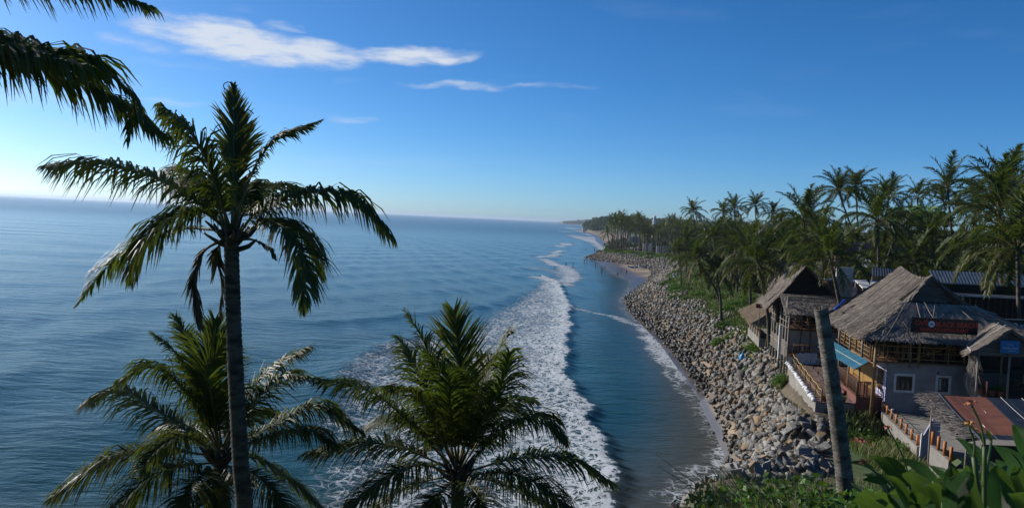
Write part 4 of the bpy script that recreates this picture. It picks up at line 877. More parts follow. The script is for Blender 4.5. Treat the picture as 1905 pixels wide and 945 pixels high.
canna('canna plant cut by the right edge of the picture', (1930, 1030, 1925, 850), [((1912, 850), (1884, 776), 46, 0, .1, .3), ((1915, 880), (1860, 815), 28, .3, .2, .2), ((1925, 960), (1893, 850), 50, -.1, 0, -.3), ((1940, 900), (1900, 790), 50, .2, 0, .1), ((1930, 990), (1880, 900), 50, -.4, -.1, .3)], 3.2, [], 4)
canna('canna plant with a bare dark bud left of the orange fence posts', (1700, 1015, 1690, 880), [((1715, 930), (1690, 860), 30, .5, .2, .6), ((1750, 950), (1722, 868), 34, .5, .3, -.5), ((1735, 960), (1765, 880), 34, .4, .2, .4), ((1790, 960), (1758, 870), 36, .6, .3, .2)], 4.3, [(1652, 797, .7, 'petal_red')], 5)

rc = random.Random(12)
for k, (sx0, sy0, Yc, lb) in enumerate(((1650, 985, 5.2, 'small canna plant behind the leftmost one'), (1722, 985, 5.6, 'canna plant standing behind the gap in the front row'), (1785, 985, 4.9, 'canna plant behind the dry orange flower spike'), (1845, 975, 5.2, 'canna plant in the back row below the orange roof'), (1893, 965, 4.8, 'canna plant in the back row near the right edge'), (1760, 1010, 3.0, 'low canna plant at the very bottom edge'), (1690, 1020, 3.3, 'low canna plant at the bottom edge, left of the broad dark leaves'))):
    lv = []
    for j in range(8):
        a = rc.uniform(-1.0, 1.0); ln_ = rc.uniform(60, 105) * 4 / Yc; bx_, by_ = sx0 + rc.uniform(-10, 10), sy0 - rc.uniform(15, 70); lv.append(((bx_, by_), (bx_ + math.sin(a) * ln_, by_ - math.cos(a) * ln_), rc.uniform(22, 34) * 4 / Yc, rc.uniform(-.15, .15), rc.uniform(-.2, .25), rc.uniform(-.7, .7)))
    canna(lb, (sx0, sy0 + 30, sx0 + rc.uniform(-5, 5), sy0 - 75), lv, Yc, [], 20 + k)

# ------------------------------------------------------------------ thatch and timber helpers
def bil(a, b, c, d, u, v): return (a * (1 - u) + b * u) * (1 - v) + (d * (1 - u) + c * u) * v
def thatch(parent, grid, dens, mat, name='thatch', ln=.48, wd_=.05, lift=.045):
    """loose leaf strips laid down-slope over a roof given as rows of points, ridge row first"""
    V, k = [], 0
    for r0, r1 in zip(grid[:-1], grid[1:]):
        for i in range(len(r0) - 1):
            a, b, c, d = (np.array(x) for x in (r0[i], r0[i + 1], r1[i + 1], r1[i])); area = .5 * np.linalg.norm(np.cross(c - a, d - b)); n = max(1, int(area * dens))
            u, v = nr.random((2, n)); p = (np.outer((1 - u) * (1 - v), a) + np.outer(u * (1 - v), b) + np.outer(u * v, c) + np.outer((1 - u) * v, d))
            dn = (d - a) + (c - b); dn = dn / np.linalg.norm(dn); sd = np.cross(dn, np.cross(b - a, dn)); nm = np.cross(b - a, d - a) + 1e-9; nm = nm / np.linalg.norm(nm); nm = nm if nm[2] > 0 else -nm; sd = np.cross(dn, nm)
            jt = nr.normal(0, .22, n)[:, None]; dd = dn + sd * jt; ss = np.cross(dd, nm); l = ln * nr.uniform(.6, 1.3, n)[:, None]; w = wd_ * nr.uniform(.5, 1.3, n)[:, None] * .5
            lf = (lift * nr.uniform(.2, 1.4, n))[:, None]; q = p + nm * lf * .5; e = p + dd * l + nm * lf * 1.5
            V.append(np.stack([q - ss * w, q + ss * w, e + ss * w * .7, e - ss * w * .7], 1).reshape(-1, 3))
    V = np.concatenate(V) - np.array(ORG[parent]); o = link(name, fast_mesh(name, V, np.arange(len(V)).reshape(-1, 4), M[mat]), parent); return tag(o, kind='stuff')
def roofgrid(top, bot, rows=4, sag=.0):
    return [[Vector(t).lerp(Vector(b), i / rows) + Vector((0, 0, -sag * math.sin(math.pi * i / rows))) for t, b in zip(top, bot)] for i in range(rows + 1)]
def gridslab(grid, th=.16):
    mb = MB(); nr_, nc = len(grid), len(grid[0]); dn = Vector((0, 0, -th))
    top = [p for r in grid for p in r]; n = len(top)
    fs = []
    for i in range(nr_ - 1):
        for j in range(nc - 1): a = i * nc + j; fs += [(a, a + 1, a + nc + 1, a + nc), (n + a + nc, n + a + nc + 1, n + a + 1, n + a)]
    ring = [j for j in range(nc)] + [i * nc + nc - 1 for i in range(1, nr_)] + [(nr_ - 1) * nc + j for j in range(nc - 2, -1, -1)] + [i * nc for i in range(nr_ - 2, 0, -1)]
    for a, b in zip(ring, ring[1:] + ring[:1]): fs.append((b, a, n + a, n + b))
    mb.add(top + [p + dn for p in top], fs); return mb
def thatched(parent, top, bot, dens=95, mat='thatch', rows=4, sag=.0, th=.18, name='roof_slope', base='thatch_base', **kw):
    g = roofgrid(top, bot, rows, sag); o = gridslab(g, th).build(name, M[base], parent); thatch(o, g, dens, mat, **kw)
    bot_d = [(b - t).normalized() for t, b in zip(map(Vector, top), map(Vector, bot))]        # shaggy eave fringe
    fr = [[Vector(b) - d * .25 for b, d in zip(bot, bot_d)], [Vector(b) for b in bot]]; thatch(o, fr, dens * 1.6, mat, 'eave_fringe', ln=.42, lift=.02); return o
def lerpn(a, b, n): return [Vector(a).lerp(Vector(b), i / n) for i in range(n + 1)]
def railing(parent, a, b, h=.95, post=None, n=8, mat='bamboo', rails=(.25, .6, .95), r=.03):
    """hand rail with separate posts and rails"""
    a, b = Vector(a), Vector(b); t = MB()
    for k, z in enumerate(rails): MB().tube([a + UPZ * z, (a + b) / 2 + UPZ * (z - .015), b + UPZ * z], r, 6).build('rail', M[mat], parent, smooth=True)
    for k in range(n + 1):
        p = a.lerp(b, k / n); MB().tube([p, p + UPZ * h], r * .85, 6).build('baluster', M[mat], parent, smooth=True)
def post(parent, p, z1, r=.07, mat='bamboo', lean=(0, 0), name='post'):
    p = Vector(p); q = Vector((p.x + lean[0], p.y + lean[1], z1)); m_ = (p + q) / 2 + Vector((rng.uniform(-.02, .02), 0, 0)); return MB().tube([p, m_, q], [r * 1.05, r, r * .92], 8).build(name, M[mat], parent, smooth=True)
def chair(loc, rz, label, group, mat='brownwood', s=1.0):
    t = thing('wooden_chair', label, 'chair', loc, group); t.rotation_euler = (0, 0, rz); o0 = ORG[t]; ORG[t] = Vector((0, 0, 0))
    MB().box((0, 0, .45), (.42, .42, .04)).build('seat', M[mat], t)
    for sx in (-1, 1):
        for sy in (-1, 1): MB().box((sx * .18, sy * .18, .215), (.045, .045, .43)).build('leg', M[mat], t)
        MB().box((sx * .18, .19, .70), (.045, .04, .46)).build('back_post', M[mat], t)
    for z in (.62, .76, .90): MB().box((0, .19, z), (.318, .025, .06)).build('back_slat', M[mat], t)
    return t
def table(loc, rz, label, group, mat='brownwood', size=(1.1, .7)):
    t = thing('wooden_table', label, 'table', loc, group); t.rotation_euler = (0, 0, rz); ORG[t] = Vector((0, 0, 0))
    MB().box((0, 0, .74), (size[0], size[1], .04)).build('tabletop', M[mat], t)
    for sx in (-1, 1):
        for sy in (-1, 1): MB().box((sx * size[0] * .42, sy * size[1] * .4, .36), (.06, .06, .72)).build('leg', M[mat], t)
    return t
def text_mesh(body, size, mat, parent, pos, ax, ext=.012, align='CENTER', name='lettering', sx=1.0, bold=0.0):
    c = bpy.data.curves.new('t', 'FONT'); c.body = body; c.size = size; c.extrude = ext; c.align_x = align; c.align_y = 'CENTER'; c.resolution_u = 3; c.offset = bold
    tmp = bpy.data.objects.new('t', c); COL.objects.link(tmp); dg_ = bpy.context.evaluated_depsgraph_get(); me = bpy.data.meshes.new_from_object(tmp.evaluated_get(dg_)); bpy.data.objects.remove(tmp); bpy.data.curves.remove(c)
    X, Y_, Z_ = ax; mt = Matrix(((X.x * sx, Y_.x, Z_.x, 0), (X.y * sx, Y_.y, Z_.y, 0), (X.z * sx, Y_.z, Z_.z, 0), (0, 0, 0, 1))); me.transform(Matrix.Translation(Vector(pos) - ORG[parent]) @ mt)
    me.materials.clear(); me.materials.append(M[mat]); return link(name, me, parent)
FRONTAX = (Vector((1, 0, 0)), UPZ, Vector((0, -1, 0)))      # signs that face the camera side

# ------------------------------------------------------------------ the large thatched cafe
YF = 47.0; fl_ = W(1645, 764, YF); BZ = 6.75; X0 = fl_.x; UZ = 9.62; X1 = X0 + 9.2
cafe = thing('thatched_cafe', 'large two-storey cafe with a grey wall below and a big sagging thatched roof', 'building', (X0, YF, BZ))
E1 = W(1607, 627, 45.9); E1.z -= .02; E2 = W(1540, 590, 56.0); A1 = W(1733, 512, 50.3); A2 = W(1677, 495, 58.2); G1 = W(1684, 562, 49.2); EZ = E1.z
G2 = Vector((2 * A1.x - G1.x + .15, G1.y, G1.z - .05)); E4 = Vector((A1.x + (A1.x - E1.x) * 1.02, 45.9, EZ + .05)); E3 = Vector((A2.x + (A2.x - E2.x), 56.2, EZ))
ns = 10
edge_f = [E1, E1.lerp(G1, .5) + Vector((0, 0, -.08)), G1, G1.lerp(A1, .5), A1]; edge_b = lerpn(E2, A2, 4)
ridge = [A1.lerp(A2, i / ns) + Vector((0, 0, -.34 * math.sin(math.pi * (i / ns) ** .8))) for i in range(ns + 1)]
g = []
for r_ in range(5):
    f, b = edge_f[4 - r_], edge_b[4 - r_]; row = []
    for i in range(ns + 1):
        q = f.lerp(b, i / ns); s_ = -.34 * math.sin(math.pi * (i / ns) ** .8) * (1 - r_ / 4) - .12 * math.sin(math.pi * r_ / 4) + (.10 * math.sin(i * 2.1) if r_ == 4 else 0); row.append(q + Vector((0, 0, s_)))
    g.append(row)
lo = gridslab(g, .2).build('left_roof_slope', M['thatch_base'], cafe); thatch(lo, g, 240, 'thatch', ln=.5, wd_=.045)
thatch(lo, [[p + Vector((.15, 0, .08)) for p in g[4]], [p for p in g[4]]], 260, 'thatch', 'eave_fringe', ln=.4, lift=.03)
thatch(lo, [[r[0] + Vector((.06, -.1, .05)), r[0].lerp(r[1], .25) + Vector((0, 0, .04))] for r in g], 240, 'thatch', 'verge_fringe', ln=.45, lift=.07)
gr_ = [[Vector((2 * (A1.x + (A2.x - A1.x) * max(0, min(1, (p.y - A1.y) / (A2.y - A1.y)))) - p.x, p.y, p.z)) for p in row] for row in g]
ro = gridslab(gr_, .2).build('right_roof_slope', M['thatch_base'], cafe); thatch(ro, gr_, 60, 'thatch')
hip = thatched(cafe, lerpn(G1 + Vector((-.05, -.03, .02)), G2 + Vector((.05, -.03, .02)), 8), lerpn(E1 + Vector((.05, -.06, .02)), E4, 8), 240, rows=5, sag=.16, name='front_roof_slope')
thatched(cafe, [A2 + Vector((0, .05, 0)), A2 + Vector((.05, .05, 0))], [E3 + Vector((0, 1, 0)), E2 + Vector((0, 1, 0))], 12, rows=2, name='back_roof_slope')
# gable of weathered boards
nb = 9
for i in range(nb):
    z0 = G1.z + .02 + (A1.z - G1.z - .1) * i / nb; z1 = G1.z + .02 + (A1.z - G1.z - .1) * (i + .94) / nb
    def xl(z): t_ = (z - G1.z) / (A1.z - G1.z); return G1.x + (A1.x - G1.x) * t_ + .05
    def xr(z): t_ = (z - G1.z) / (A1.z - G1.z); return G2.x + (A1.x - G2.x) * t_ - .05
    yv = G1.y + .55 + (A1.y - G1.y) * .5 + rng.uniform(-.012, .012)
    MB().slab([(xl(z0), yv, z0), (xr(z0), yv, z0), (xr(z1), yv - .02, z1), (xl(z1), yv - .02, z1)], (0, .04, 0)).build('gable_board', M['plank'], cafe)
# poles pressed onto the hip to hold the thatch
for u0, v0, u1, v1 in ((.02, .05, .10, .96), (.10, .02, .02, .93), (.03, .3, .19, .75), (.26, .02, .36, .50), (.40, .05, .33, .62), (.16, .05, .27, .62), (.66, .1, .67, .7), (.74, .05, .88, .6), (.82, .1, .95, .8), (.0, .5, .08, .98), (.02, .75, .16, .4)):
    a, b = [bil(G1, G2, E4, E1, u, v) + Vector((0, -.12, .12 - .10 * math.sin(math.pi * v))) for u, v in ((u0, v0), (u1, v1))]
    MB().tube([a, (a + b) / 2 - Vector((0, 0, .06)), b], .022, 5).build('thatch_pole', M['pole_grey'], hip, smooth=True)
for k in range(5):
    t_ = .12 + .17 * k; a = g[0][0].lerp(g[0][ns], t_ * .9); b = g[4][0].lerp(g[4][ns], t_); pp = [g[r_][int(t_ * ns)] + Vector((-.03, 0, .10)) for r_ in range(5)]; MB().tube(pp, .014, 4).build('thatch_cord', M['pole_grey'], lo, smooth=True)
# ground floor wall with two window openings
def xw(px): return W(px, 715, YF).x
def zw(px, py): return W(px, py, YF).z
wins = [(1666.5, 1696.6, 699, 725.4, 3), (1744.5, 1764.3, 702.4, 728.6, 2)]
wl = MB(); xs = X0; ops = []
for a, b, c, d, n in wins:
    ops.append((xw(a), xw(b), zw((a + b) / 2, d), zw((a + b) / 2, c), n))
def seg(x0, x1, z0, z1, T=.25): wl.box(((x0 + x1) / 2, YF + T / 2, (z0 + z1) / 2), (x1 - x0, T, z1 - z0))
for x0, x1, z0, z1, n in ops:
    seg(xs, x0, BZ - .6, UZ - .16); seg(x0, x1, BZ - .6, z0); seg(x0, x1, z1, UZ - .16); xs = x1
seg(xs, X1, BZ - .6, UZ - .16); wl.build('front_wall', M['wall_grey'], cafe)
MB().box((X0 + (X1 - X0) / 2 + .1, YF + .1, UZ - .10), (X1 - X0 + .3, .5, .11)).build('floor_band', M['concrete'], cafe)
# side wall (lilac, then ochre) running back
sv = (E2 - E1); sv.z = 0; sv.normalize(); BK = 9.0
def side(d, off=0.0): return Vector((X0 + off, YF + .25, 0)) + sv * d
def sidewall(d0, d1, z0, z1, mat, nm, off=0.0, th=.2):
    p, q = side(d0, off), side(d1, off); MB().slab([(p.x, p.y, z0), (q.x, q.y, z0), (q.x, q.y, z1), (p.x, p.y, z1)], (th, 0, 0)).build(nm, M[mat], cafe)
sidewall(0, 1.7, BZ - .6, UZ - .17, 'wall_lilac', 'painted_wall'); sidewall(1.7, BK, BZ - .6, UZ - .17, 'ochre', 'ochre_wall')
MB().box((X0 + .012, YF + .12, (BZ + UZ) / 2 - .3), (.03, .24, UZ - BZ + .1)).build('corner_strip', M['wall_lilac'], cafe)
p, q = side(.35, -.03), side(1.35, -.03)
fr_ = MB(); fr_.slab([(p.x, p.y, 7.75), (q.x, q.y, 7.75), (q.x, q.y, 8.95), (p.x, p.y, 8.95)], (-.03, 0, 0)); lt = fr_.build('lattice_window', M['brownwood'], cafe)
for k in range(7):
    z = 7.85 + k * .16; pp, qq = side(.32, -.075), side(1.38, -.075); MB().bar((pp.x, pp.y, z), (qq.x, qq.y, z), .03, .05).build('slat', M['darkwood'], lt)
for (d0, z0, z1, mt_) in ((.06, 8.3, 9.2, 'ochre'), (1.46, 7.6, 8.5, 'ochre'), (.12, 9.05, 9.3, 'logo_blue')):
    p, q = side(d0, -.006), side(d0 + .2, -.006); MB().slab([(p.x, p.y, z0), (q.x, q.y, z0 + .1), (q.x, q.y, z1), (p.x, p.y, z1 - .12)], (-.004, 0, 0)).build('mural_patch', M[mt_], cafe)
for x0, x1, z0, z1, n in ops:
    w_ = MB()
    for a, b, c, d in ((x0 - .14, x0, z0 - .14, z1 + .14), (x1, x1 + .14, z0 - .14, z1 + .14), (x0, x1, z0 - .14, z0), (x0, x1, z1, z1 + .14)): w_.box(((a + b) / 2, YF - .02, (c + d) / 2), (b - a, .05, d - c))
    wi = w_.build('window', M['white'], cafe)
    fr_ = MB()
    for a, b, c, d in ((x0, x0 + .07, z0, z1), (x1 - .07, x1, z0, z1), (x0 + .07, x1 - .07, z0, z0 + .07), (x0 + .07, x1 - .07, z1 - .07, z1)): fr_.box(((a + b) / 2, YF + .06, (c + d) / 2), (b - a - .004, .07, d - c - .004))
    fr_.build('frame', M['brownwood'], wi); wq = (x1 - x0 - .14) / n
    for k in range(n):
        xa = x0 + .07 + k * wq
        if k: MB().box((xa, YF + .055, (z0 + z1) / 2), (.09, .06, z1 - z0 - .15)).build('mullion', M['brownwood'], wi)
        MB().box((xa + wq / 2, YF + .10, (z0 + z1) / 2), (wq - .09, .015, z1 - z0 - .15)).build('pane', M['paleglass'] if (n == 2 and k == 0) else M['glass'], wi)
        if n == 3 or k:
            for kk in (1, 2): zz = z0 + (z1 - z0) * kk / 3; MB().box((xa + wq / 2, YF + .085, zz), (wq - .09, .012, .02)).build('glazing_bar', M['brownwood'], wi)
MB().tube([(X0 + 3.05, YF - .05, UZ - .55), (X0 + 3.05, YF + .05, UZ - .55)], .05, 8).build('pipe_outlet', M['sign_black'], cafe)
# upper floor, posts, rails
FX = W(1617, 676, YF - .1).x
fl0 = [Vector((FX, YF - .25, UZ - .05)), Vector((X1, YF - .25, UZ - .05)), Vector((X1 + 1.6, YF + 9, UZ - .05)), Vector((FX + 1.7, YF + 9, UZ - .05))]
MB().slab(fl0, (0, 0, .09)).build('upper_floor', M['brownwood'], cafe); FZ = UZ + .05
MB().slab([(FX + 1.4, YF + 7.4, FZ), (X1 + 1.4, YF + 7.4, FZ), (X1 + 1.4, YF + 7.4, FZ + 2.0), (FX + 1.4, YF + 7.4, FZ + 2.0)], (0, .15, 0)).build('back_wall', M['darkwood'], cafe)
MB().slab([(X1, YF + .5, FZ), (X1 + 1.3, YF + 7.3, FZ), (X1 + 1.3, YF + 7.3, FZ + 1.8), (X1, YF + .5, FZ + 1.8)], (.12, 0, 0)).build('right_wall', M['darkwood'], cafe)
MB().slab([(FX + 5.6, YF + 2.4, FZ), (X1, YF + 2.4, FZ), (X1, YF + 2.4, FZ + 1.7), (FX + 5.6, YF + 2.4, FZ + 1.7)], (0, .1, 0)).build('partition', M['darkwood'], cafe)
def slopez(x, y): # underside of hip / left slope at a post
    return EZ + max(0, y - 45.9) * .5 - .12
for px_, mt_, dy in ((1644.6, 'bamboo', .6), (1694.5, 'pole_grey', -.1), (1711, 'bamboo', -.1), (1761.5, 'pole_grey', .8), (1795.5, 'bamboo', -.1), (1668, 'bamboo', 1.4)):
    x = W(px_, 650, YF + dy).x; post(cafe, (x, YF + dy, FZ if dy > 0 else UZ - .3), EZ + .30 + max(0, dy) * .4, .065, mt_, (.25 if px_ == 1668 else 0, 0))
cp = W(1622, 738, YF - .3); post(cafe, (cp.x, YF - .3, 6.3), EZ + .22, .085, 'bamboo', (.06, 0), 'corner_post')
railing(cafe, (FX + .1, YF - .18, FZ), (X1 - .3, YF - .18, FZ), .92, None, 11, 'bamboo', (.18, .55, .90), .028)
la, lb_ = Vector((FX, YF - .1, FZ)), Vector((FX, YF - .1, FZ)) + sv * 8.6
railing(cafe, la, lb_, .95, None, 20, 'bamboo', (.2, .45, .7, .95), .026)
for k in range(1, 6):
    p = la.lerp(lb_, k / 5.4); post(cafe, (p.x - .06, p.y, FZ - .5 if k % 2 else FZ), EZ + .25, .065, ('bamboo', 'pole_grey')[k % 2])
gl = W(1700, 668, YF - .35), W(1795, 632, YF - .35); MB().tube([gl[0], (gl[0] + gl[1]) / 2 - Vector((0, 0, .06)), gl[1]], .014, 5).build('guy_rope', M['yellow'], cafe)
# blue sheet awning along the side
aw = [W(1545.5, 631, 55.6), W(1617, 676, YF - .1), W(1590, 689, YF - .4), W(1530, 650, 55.0)]
aw[0].z = aw[1].z = UZ - .05; aw[2] = Vector((aw[1].x - 1.0, aw[1].y - .3, UZ - .50)); aw[3] = Vector((aw[0].x - 1.0, aw[0].y - .3, UZ - .50))
awn = thing('blue_awning', 'sloping blue corrugated awning under the left railing of the large cafe', 'awning', aw[1])
npan = 9
for i in range(npan):
    for j in range(2):
        u0, u1 = i / npan, (i + .975) / npan; v0, v1 = j / 2, (j + .975) / 2; P4 = [bil(aw[0], aw[1], aw[2], aw[3], u, v) + Vector((0, 0, .01 * (1 - j))) for u, v in ((u0, v0), (u1, v0), (u1, v1), (u0, v1))]
        MB().slab(P4, (0, 0, -.02)).build('panel', M['awning'], awn)
for u in (.0, .25, .5, .75, 1.0): MB().bar(bil(*aw, u, .0) - Vector((0, 0, .06)), bil(*aw, u, 1.0) - Vector((0, 0, .06)), .04).build('batten', M['bamboo'], awn)
MB().bar(bil(*aw, 0, .5) + Vector((0, 0, .025)), bil(*aw, 1, .5) + Vector((0, 0, .025)), .04, .02).build('seam_strip', M['rope'], awn)
# raised veranda with steps and rails along the side
TZ = 6.85; ver = [Vector((X0 - 1.55, YF + .4, TZ + .5)), Vector((X0 - .03, YF + .4, TZ + .5)), Vector((X0 - .03, YF + .4, TZ + .5)) + sv * 8.4, Vector((X0 - 1.55, YF + .4, TZ + .5)) + sv * 8.4]
MB().slab(ver, (0, 0, -.9)).build('veranda', M['redpaint'], cafe)
a, b = ver[0] + Vector((.05, 0, 0)), ver[3] + Vector((.05, 0, 0)); d_ = (b - a)
for s0, s1 in ((.0, .28), (.40, .62), (.74, 1.0)): railing(cafe, a + d_ * s0, a + d_ * s1, .9, None, 9 if s1 - s0 > .25 else 7, 'brownwood', (.08, .9), .028)
railing(cafe, ver[0], ver[1], .9, None, 7, 'brownwood', (.08, .9), .028)
for u in (.0, .33, .66, .98): p = a + d_ * u + Vector((.05, 0, 0)); post(cafe, p, UZ - .35, .06, 'bamboo')
for st_, s0 in ((3, .30), (3, .64)):
    for k in range(st_):
        p = a + d_ * (s0 + .05); MB().box((p.x - .18 - .24 * k, p.y, TZ + .5 - .085 - .165 * (k + 1)), (.26, .9, .16)).build('step', M['redpaint'], cafe)
# signs
sg = [W(1694, 591.5, 46.2), W(1818.5, 596, 46.2), W(1818.5, 622.5, 46.2), W(1694, 617.5, 46.2)]
sc_ = sum(sg, Vector()) / 4; sw = sg[1].x - sg[0].x; sh_ = .84
sn = thing('cafe_sign', 'long black signboard with dark red letters on the front of the big thatched roof', 'sign', (sc_.x, sc_.y, sc_.z - sh_ / 2))
MB().box(sc_, (sw, .07, sh_)).build('board', M['sign_black'], sn)
ed = MB(); ed.bar(sc_ + Vector((-sw / 2, -.005, sh_ / 2 + .016)), sc_ + Vector((sw / 2, -.005, sh_ / 2 + .016)), .08, .03); ed.build('board_edge', M['darkwood'], sn)
def tx(u, v): return sc_ + Vector((sw * (u - .5), -.045, sh_ * (.5 - v)))
text_mesh('CAFÉ', .40, 'sign_red', sn, tx(.155, .34), FRONTAX, sx=.80, bold=.008); text_mesh('BLACK BEACH', .40, 'sign_red', sn, tx(.675, .38), FRONTAX, sx=.94, bold=.008); text_mesh('SEAFOOD RESTAURANT', .26, 'sign_red', sn, tx(.50, .77), FRONTAX, sx=1.0, bold=.006)
c = tx(.305, .38); disc = MB(); nn_ = 24
disc.slab([c + Vector((math.cos(k / nn_ * 6.2832) * .185, 0, math.sin(k / nn_ * 6.2832) * .185)) for k in range(nn_)], (0, -.02, 0)); dsc = disc.build('round_emblem', M['sign_white'], sn)
an = [(-.10, .05), (-.12, .01), (-.10, -.01), (-.07, .0), (-.06, -.08), (-.03, -.08), (-.02, -.03), (.03, -.03), (.04, -.08), (.07, -.08), (.08, -.01), (.11, .02), (.08, .05), (.02, .045), (-.04, .06), (-.07, .07)]
MB().slab([c + Vector((x, -.024, y)) for x, y in an], (0, -.008, 0)).build('emblem_figure', M['logo_blue'], dsc)
for k in (-1, 1): MB().tube([sc_ + Vector((k * sw * .35, .04, -sh_ / 2 - .1)), sc_ + Vector((k * sw * .35, .04, sh_ / 2))], .03, 6).build('bracket', M['darkwood'], sn)
MB().bar(sc_ + Vector((-sw * .3, .05, -.1)), sc_ + Vector((-sw * .3, .75, -.1)), .04).build('bracket', M['darkwood'], sn); MB().bar(sc_ + Vector((sw * .3, .05, -.1)), sc_ + Vector((sw * .3, .75, -.1)), .04).build('bracket', M['darkwood'], sn)
# furniture upstairs
k = 0
CHL = ['chair at the front rail upstairs, first from the corner post', 'chair at the front rail upstairs, second from the corner post', 'chair at the front rail upstairs, third from the corner post', 'chair at the front rail upstairs, fourth from the corner post', 'chair at the front rail upstairs, under the signboard', 'chair at the front rail upstairs, rightmost below the signboard',
       'chair on the inner side of the left upstairs table', 'chair on the inner side of the middle upstairs table', 'chair at the left side rail upstairs, near the front', 'chair at the left side rail upstairs, farther back']
for (dx, dy, rz) in ((.9, .6, 3.0), (1.9, .5, 3.3), (3.9, .6, 3.1), (4.7, .55, 3.2), (6.6, .6, 3.0), (7.3, .7, 3.2), (1.4, 2.0, 0), (4.2, 2.0, .2), (.7, 3.2, 1.5), (.9, 4.6, 1.6)):
    chair((FX + .4 + dx, YF + dy, FZ), rz, CHL[k], 'chairs upstairs in the large cafe', 'bamboo' if k % 2 else 'brownwood'); k += 1
for (dx, dy, lb) in ((1.4, 1.25, 'left'), (4.3, 1.3, 'middle'), (7.0, 1.4, 'right')): table((FX + .4 + dx, YF + dy, FZ), 0, lb + ' wooden table of three behind the upstairs front rail of the large cafe', 'tables upstairs in the large cafe')
t = table((X0 - .55, YF + .95, TZ + .5), 1.3, 'small wooden table on the veranda below the blue awning', None, 'brownwood', (.8, .5))
# blue tarpaulin on the roof and the palm base it wraps
tp = [W(1553, 577, 55.0), W(1562, 570, 55.3), W(1571, 563, 55.6)]; mb = MB(); mb.tube([tp[0] + Vector((-.1, 0, .05)), tp[0] + Vector((.08, 0, .11)), tp[1] + Vector((0, 0, .10)), tp[2] + Vector((.0, 0, .14)), tp[2] + Vector((.12, .1, .2))], [.03, .11, .07, .12, .04], 9)
tag(mb.build('blue_tarpaulin', M['bluetarp'], None, smooth=True), 'crumpled blue tarpaulin on the upper left edge of the big thatched roof', 'tarpaulin')

# ------------------------------------------------------------------ terrace in front of the bamboo cafe
c1 = Zp(1516, 748, TZ); c2 = Zp(1466, 677, TZ); c3 = Vector((X0 - 1.6, YF + .4, TZ)); c4 = Vector((c2.x + 5.4, c2.y + .5, TZ)); c1.y = YF + .45
tc_ = thing('terrace', 'brown paved terrace with a low retaining wall between the bamboo cafe and the large cafe', 'terrace', (c1.x, c1.y, TZ - 1.5))
MB().slab([c1, c3, c4, c2], (0, 0, -3.2)).build('retaining_wall', M['concrete'], tc_)
ncol, nrow = 12, 18
for i in range(nrow):
    for j in range(ncol):
        f = .5 * (i % 2) / ncol; u0, u1 = j / ncol + f, (j + .95) / ncol + f
        if u1 > 1: continue
        v0, v1 = (i + .02) / nrow, (i + .96) / nrow; MB().slab([bil(c1, c3, c4, c2, u, v) + Vector((0, 0, .035 + rng.uniform(0, .006))) for u, v in ((u0, v0), (u1, v0), (u1, v1), (u0, v1))], (0, 0, -.03)).build('paver', M['paver'], tc_)
ev_ = (c2 - c1); nbag = 22
BAG = []
for v in range(3):
    b_ = MB().ball((0, 0, 0), (.22, .17, .11), 8, 6)
    for p in b_.v: p += Vector((rng.uniform(-.025, .025), rng.uniform(-.025, .025), rng.uniform(-.02, .02)))
    BAG.append(b_.mesh('sandbag', M['sandbag'], True))
for k in range(nbag):
    p = c1 + ev_ * ((k + .6) / nbag) + Vector((-.05, 0, .11)); o = link('sandbag', BAG[k % 3], None); o.location = p; o.rotation_euler = (rng.uniform(-.2, .2), rng.uniform(-.2, .2), math.atan2(ev_.y, ev_.x) + rng.uniform(-.9, .9)); o.scale = (rng.uniform(.8, 1.25), rng.uniform(.8, 1.25), rng.uniform(.7, 1.5))
    tag(o, 'white sandbag on the seaward terrace edge, %s from the front corner' % ORD[k], 'sandbag', 'sandbags along the terrace edge')
rl = thing('rope_fence', 'low dark fence with a yellow rope along the seaward terrace edge', 'fence', c1 + Vector((.35, 0, 0)))
for k in range(7): p = c1 + ev_ * (k / 6) + Vector((.35, 0, 0)); MB().box(p + Vector((0, 0, .38)), (.06, .06, .76)).build('fence_post', M['brownwood'], rl)
rp_ = []
for k in range(13): p = c1 + ev_ * (k / 12) + Vector((.35, 0, .78 - (.10 if k % 2 else 0))); rp_.append(p)
MB().tube(rp_, .022, 6).build('rope', M['yellow'], rl, smooth=True); MB().tube([p - Vector((0, 0, .38)) for p in rp_], .014, 5).build('rope', M['yellow'], rl, smooth=True)
mbp = MB(); 
def pot(loc, label, plant=True, s=1.0):
    t = thing('flower_pot', label, 'flower pot', loc); L0 = Vector(loc)
    MB().tube([L0, L0 + Vector((0, 0, .22 * s)), L0 + Vector((0, 0, .26 * s))], [.10 * s, .15 * s, .165 * s], 10).build('pot', M['terracotta'], t, smooth=False)
    if plant: o = link('plant', SHR['n0'][0], t); o.location = (0, 0, .2 * s); o.scale = (.22 * s, .22 * s, .3 * s)
pot(c1 + Vector((.75, .35, .04)), 'red clay pot at the front corner of the terrace', False, 1.3)
for k, lb in enumerate(('left clay pot in a row of four on the front terrace edge', 'second clay pot from the left on the front terrace edge', 'third clay pot from the left on the front terrace edge', 'right clay pot in a row of four on the front terrace edge')):
    pot(Vector((X0 - 3.4 + .42 * k, YF + .75, TZ + .04)), lb)

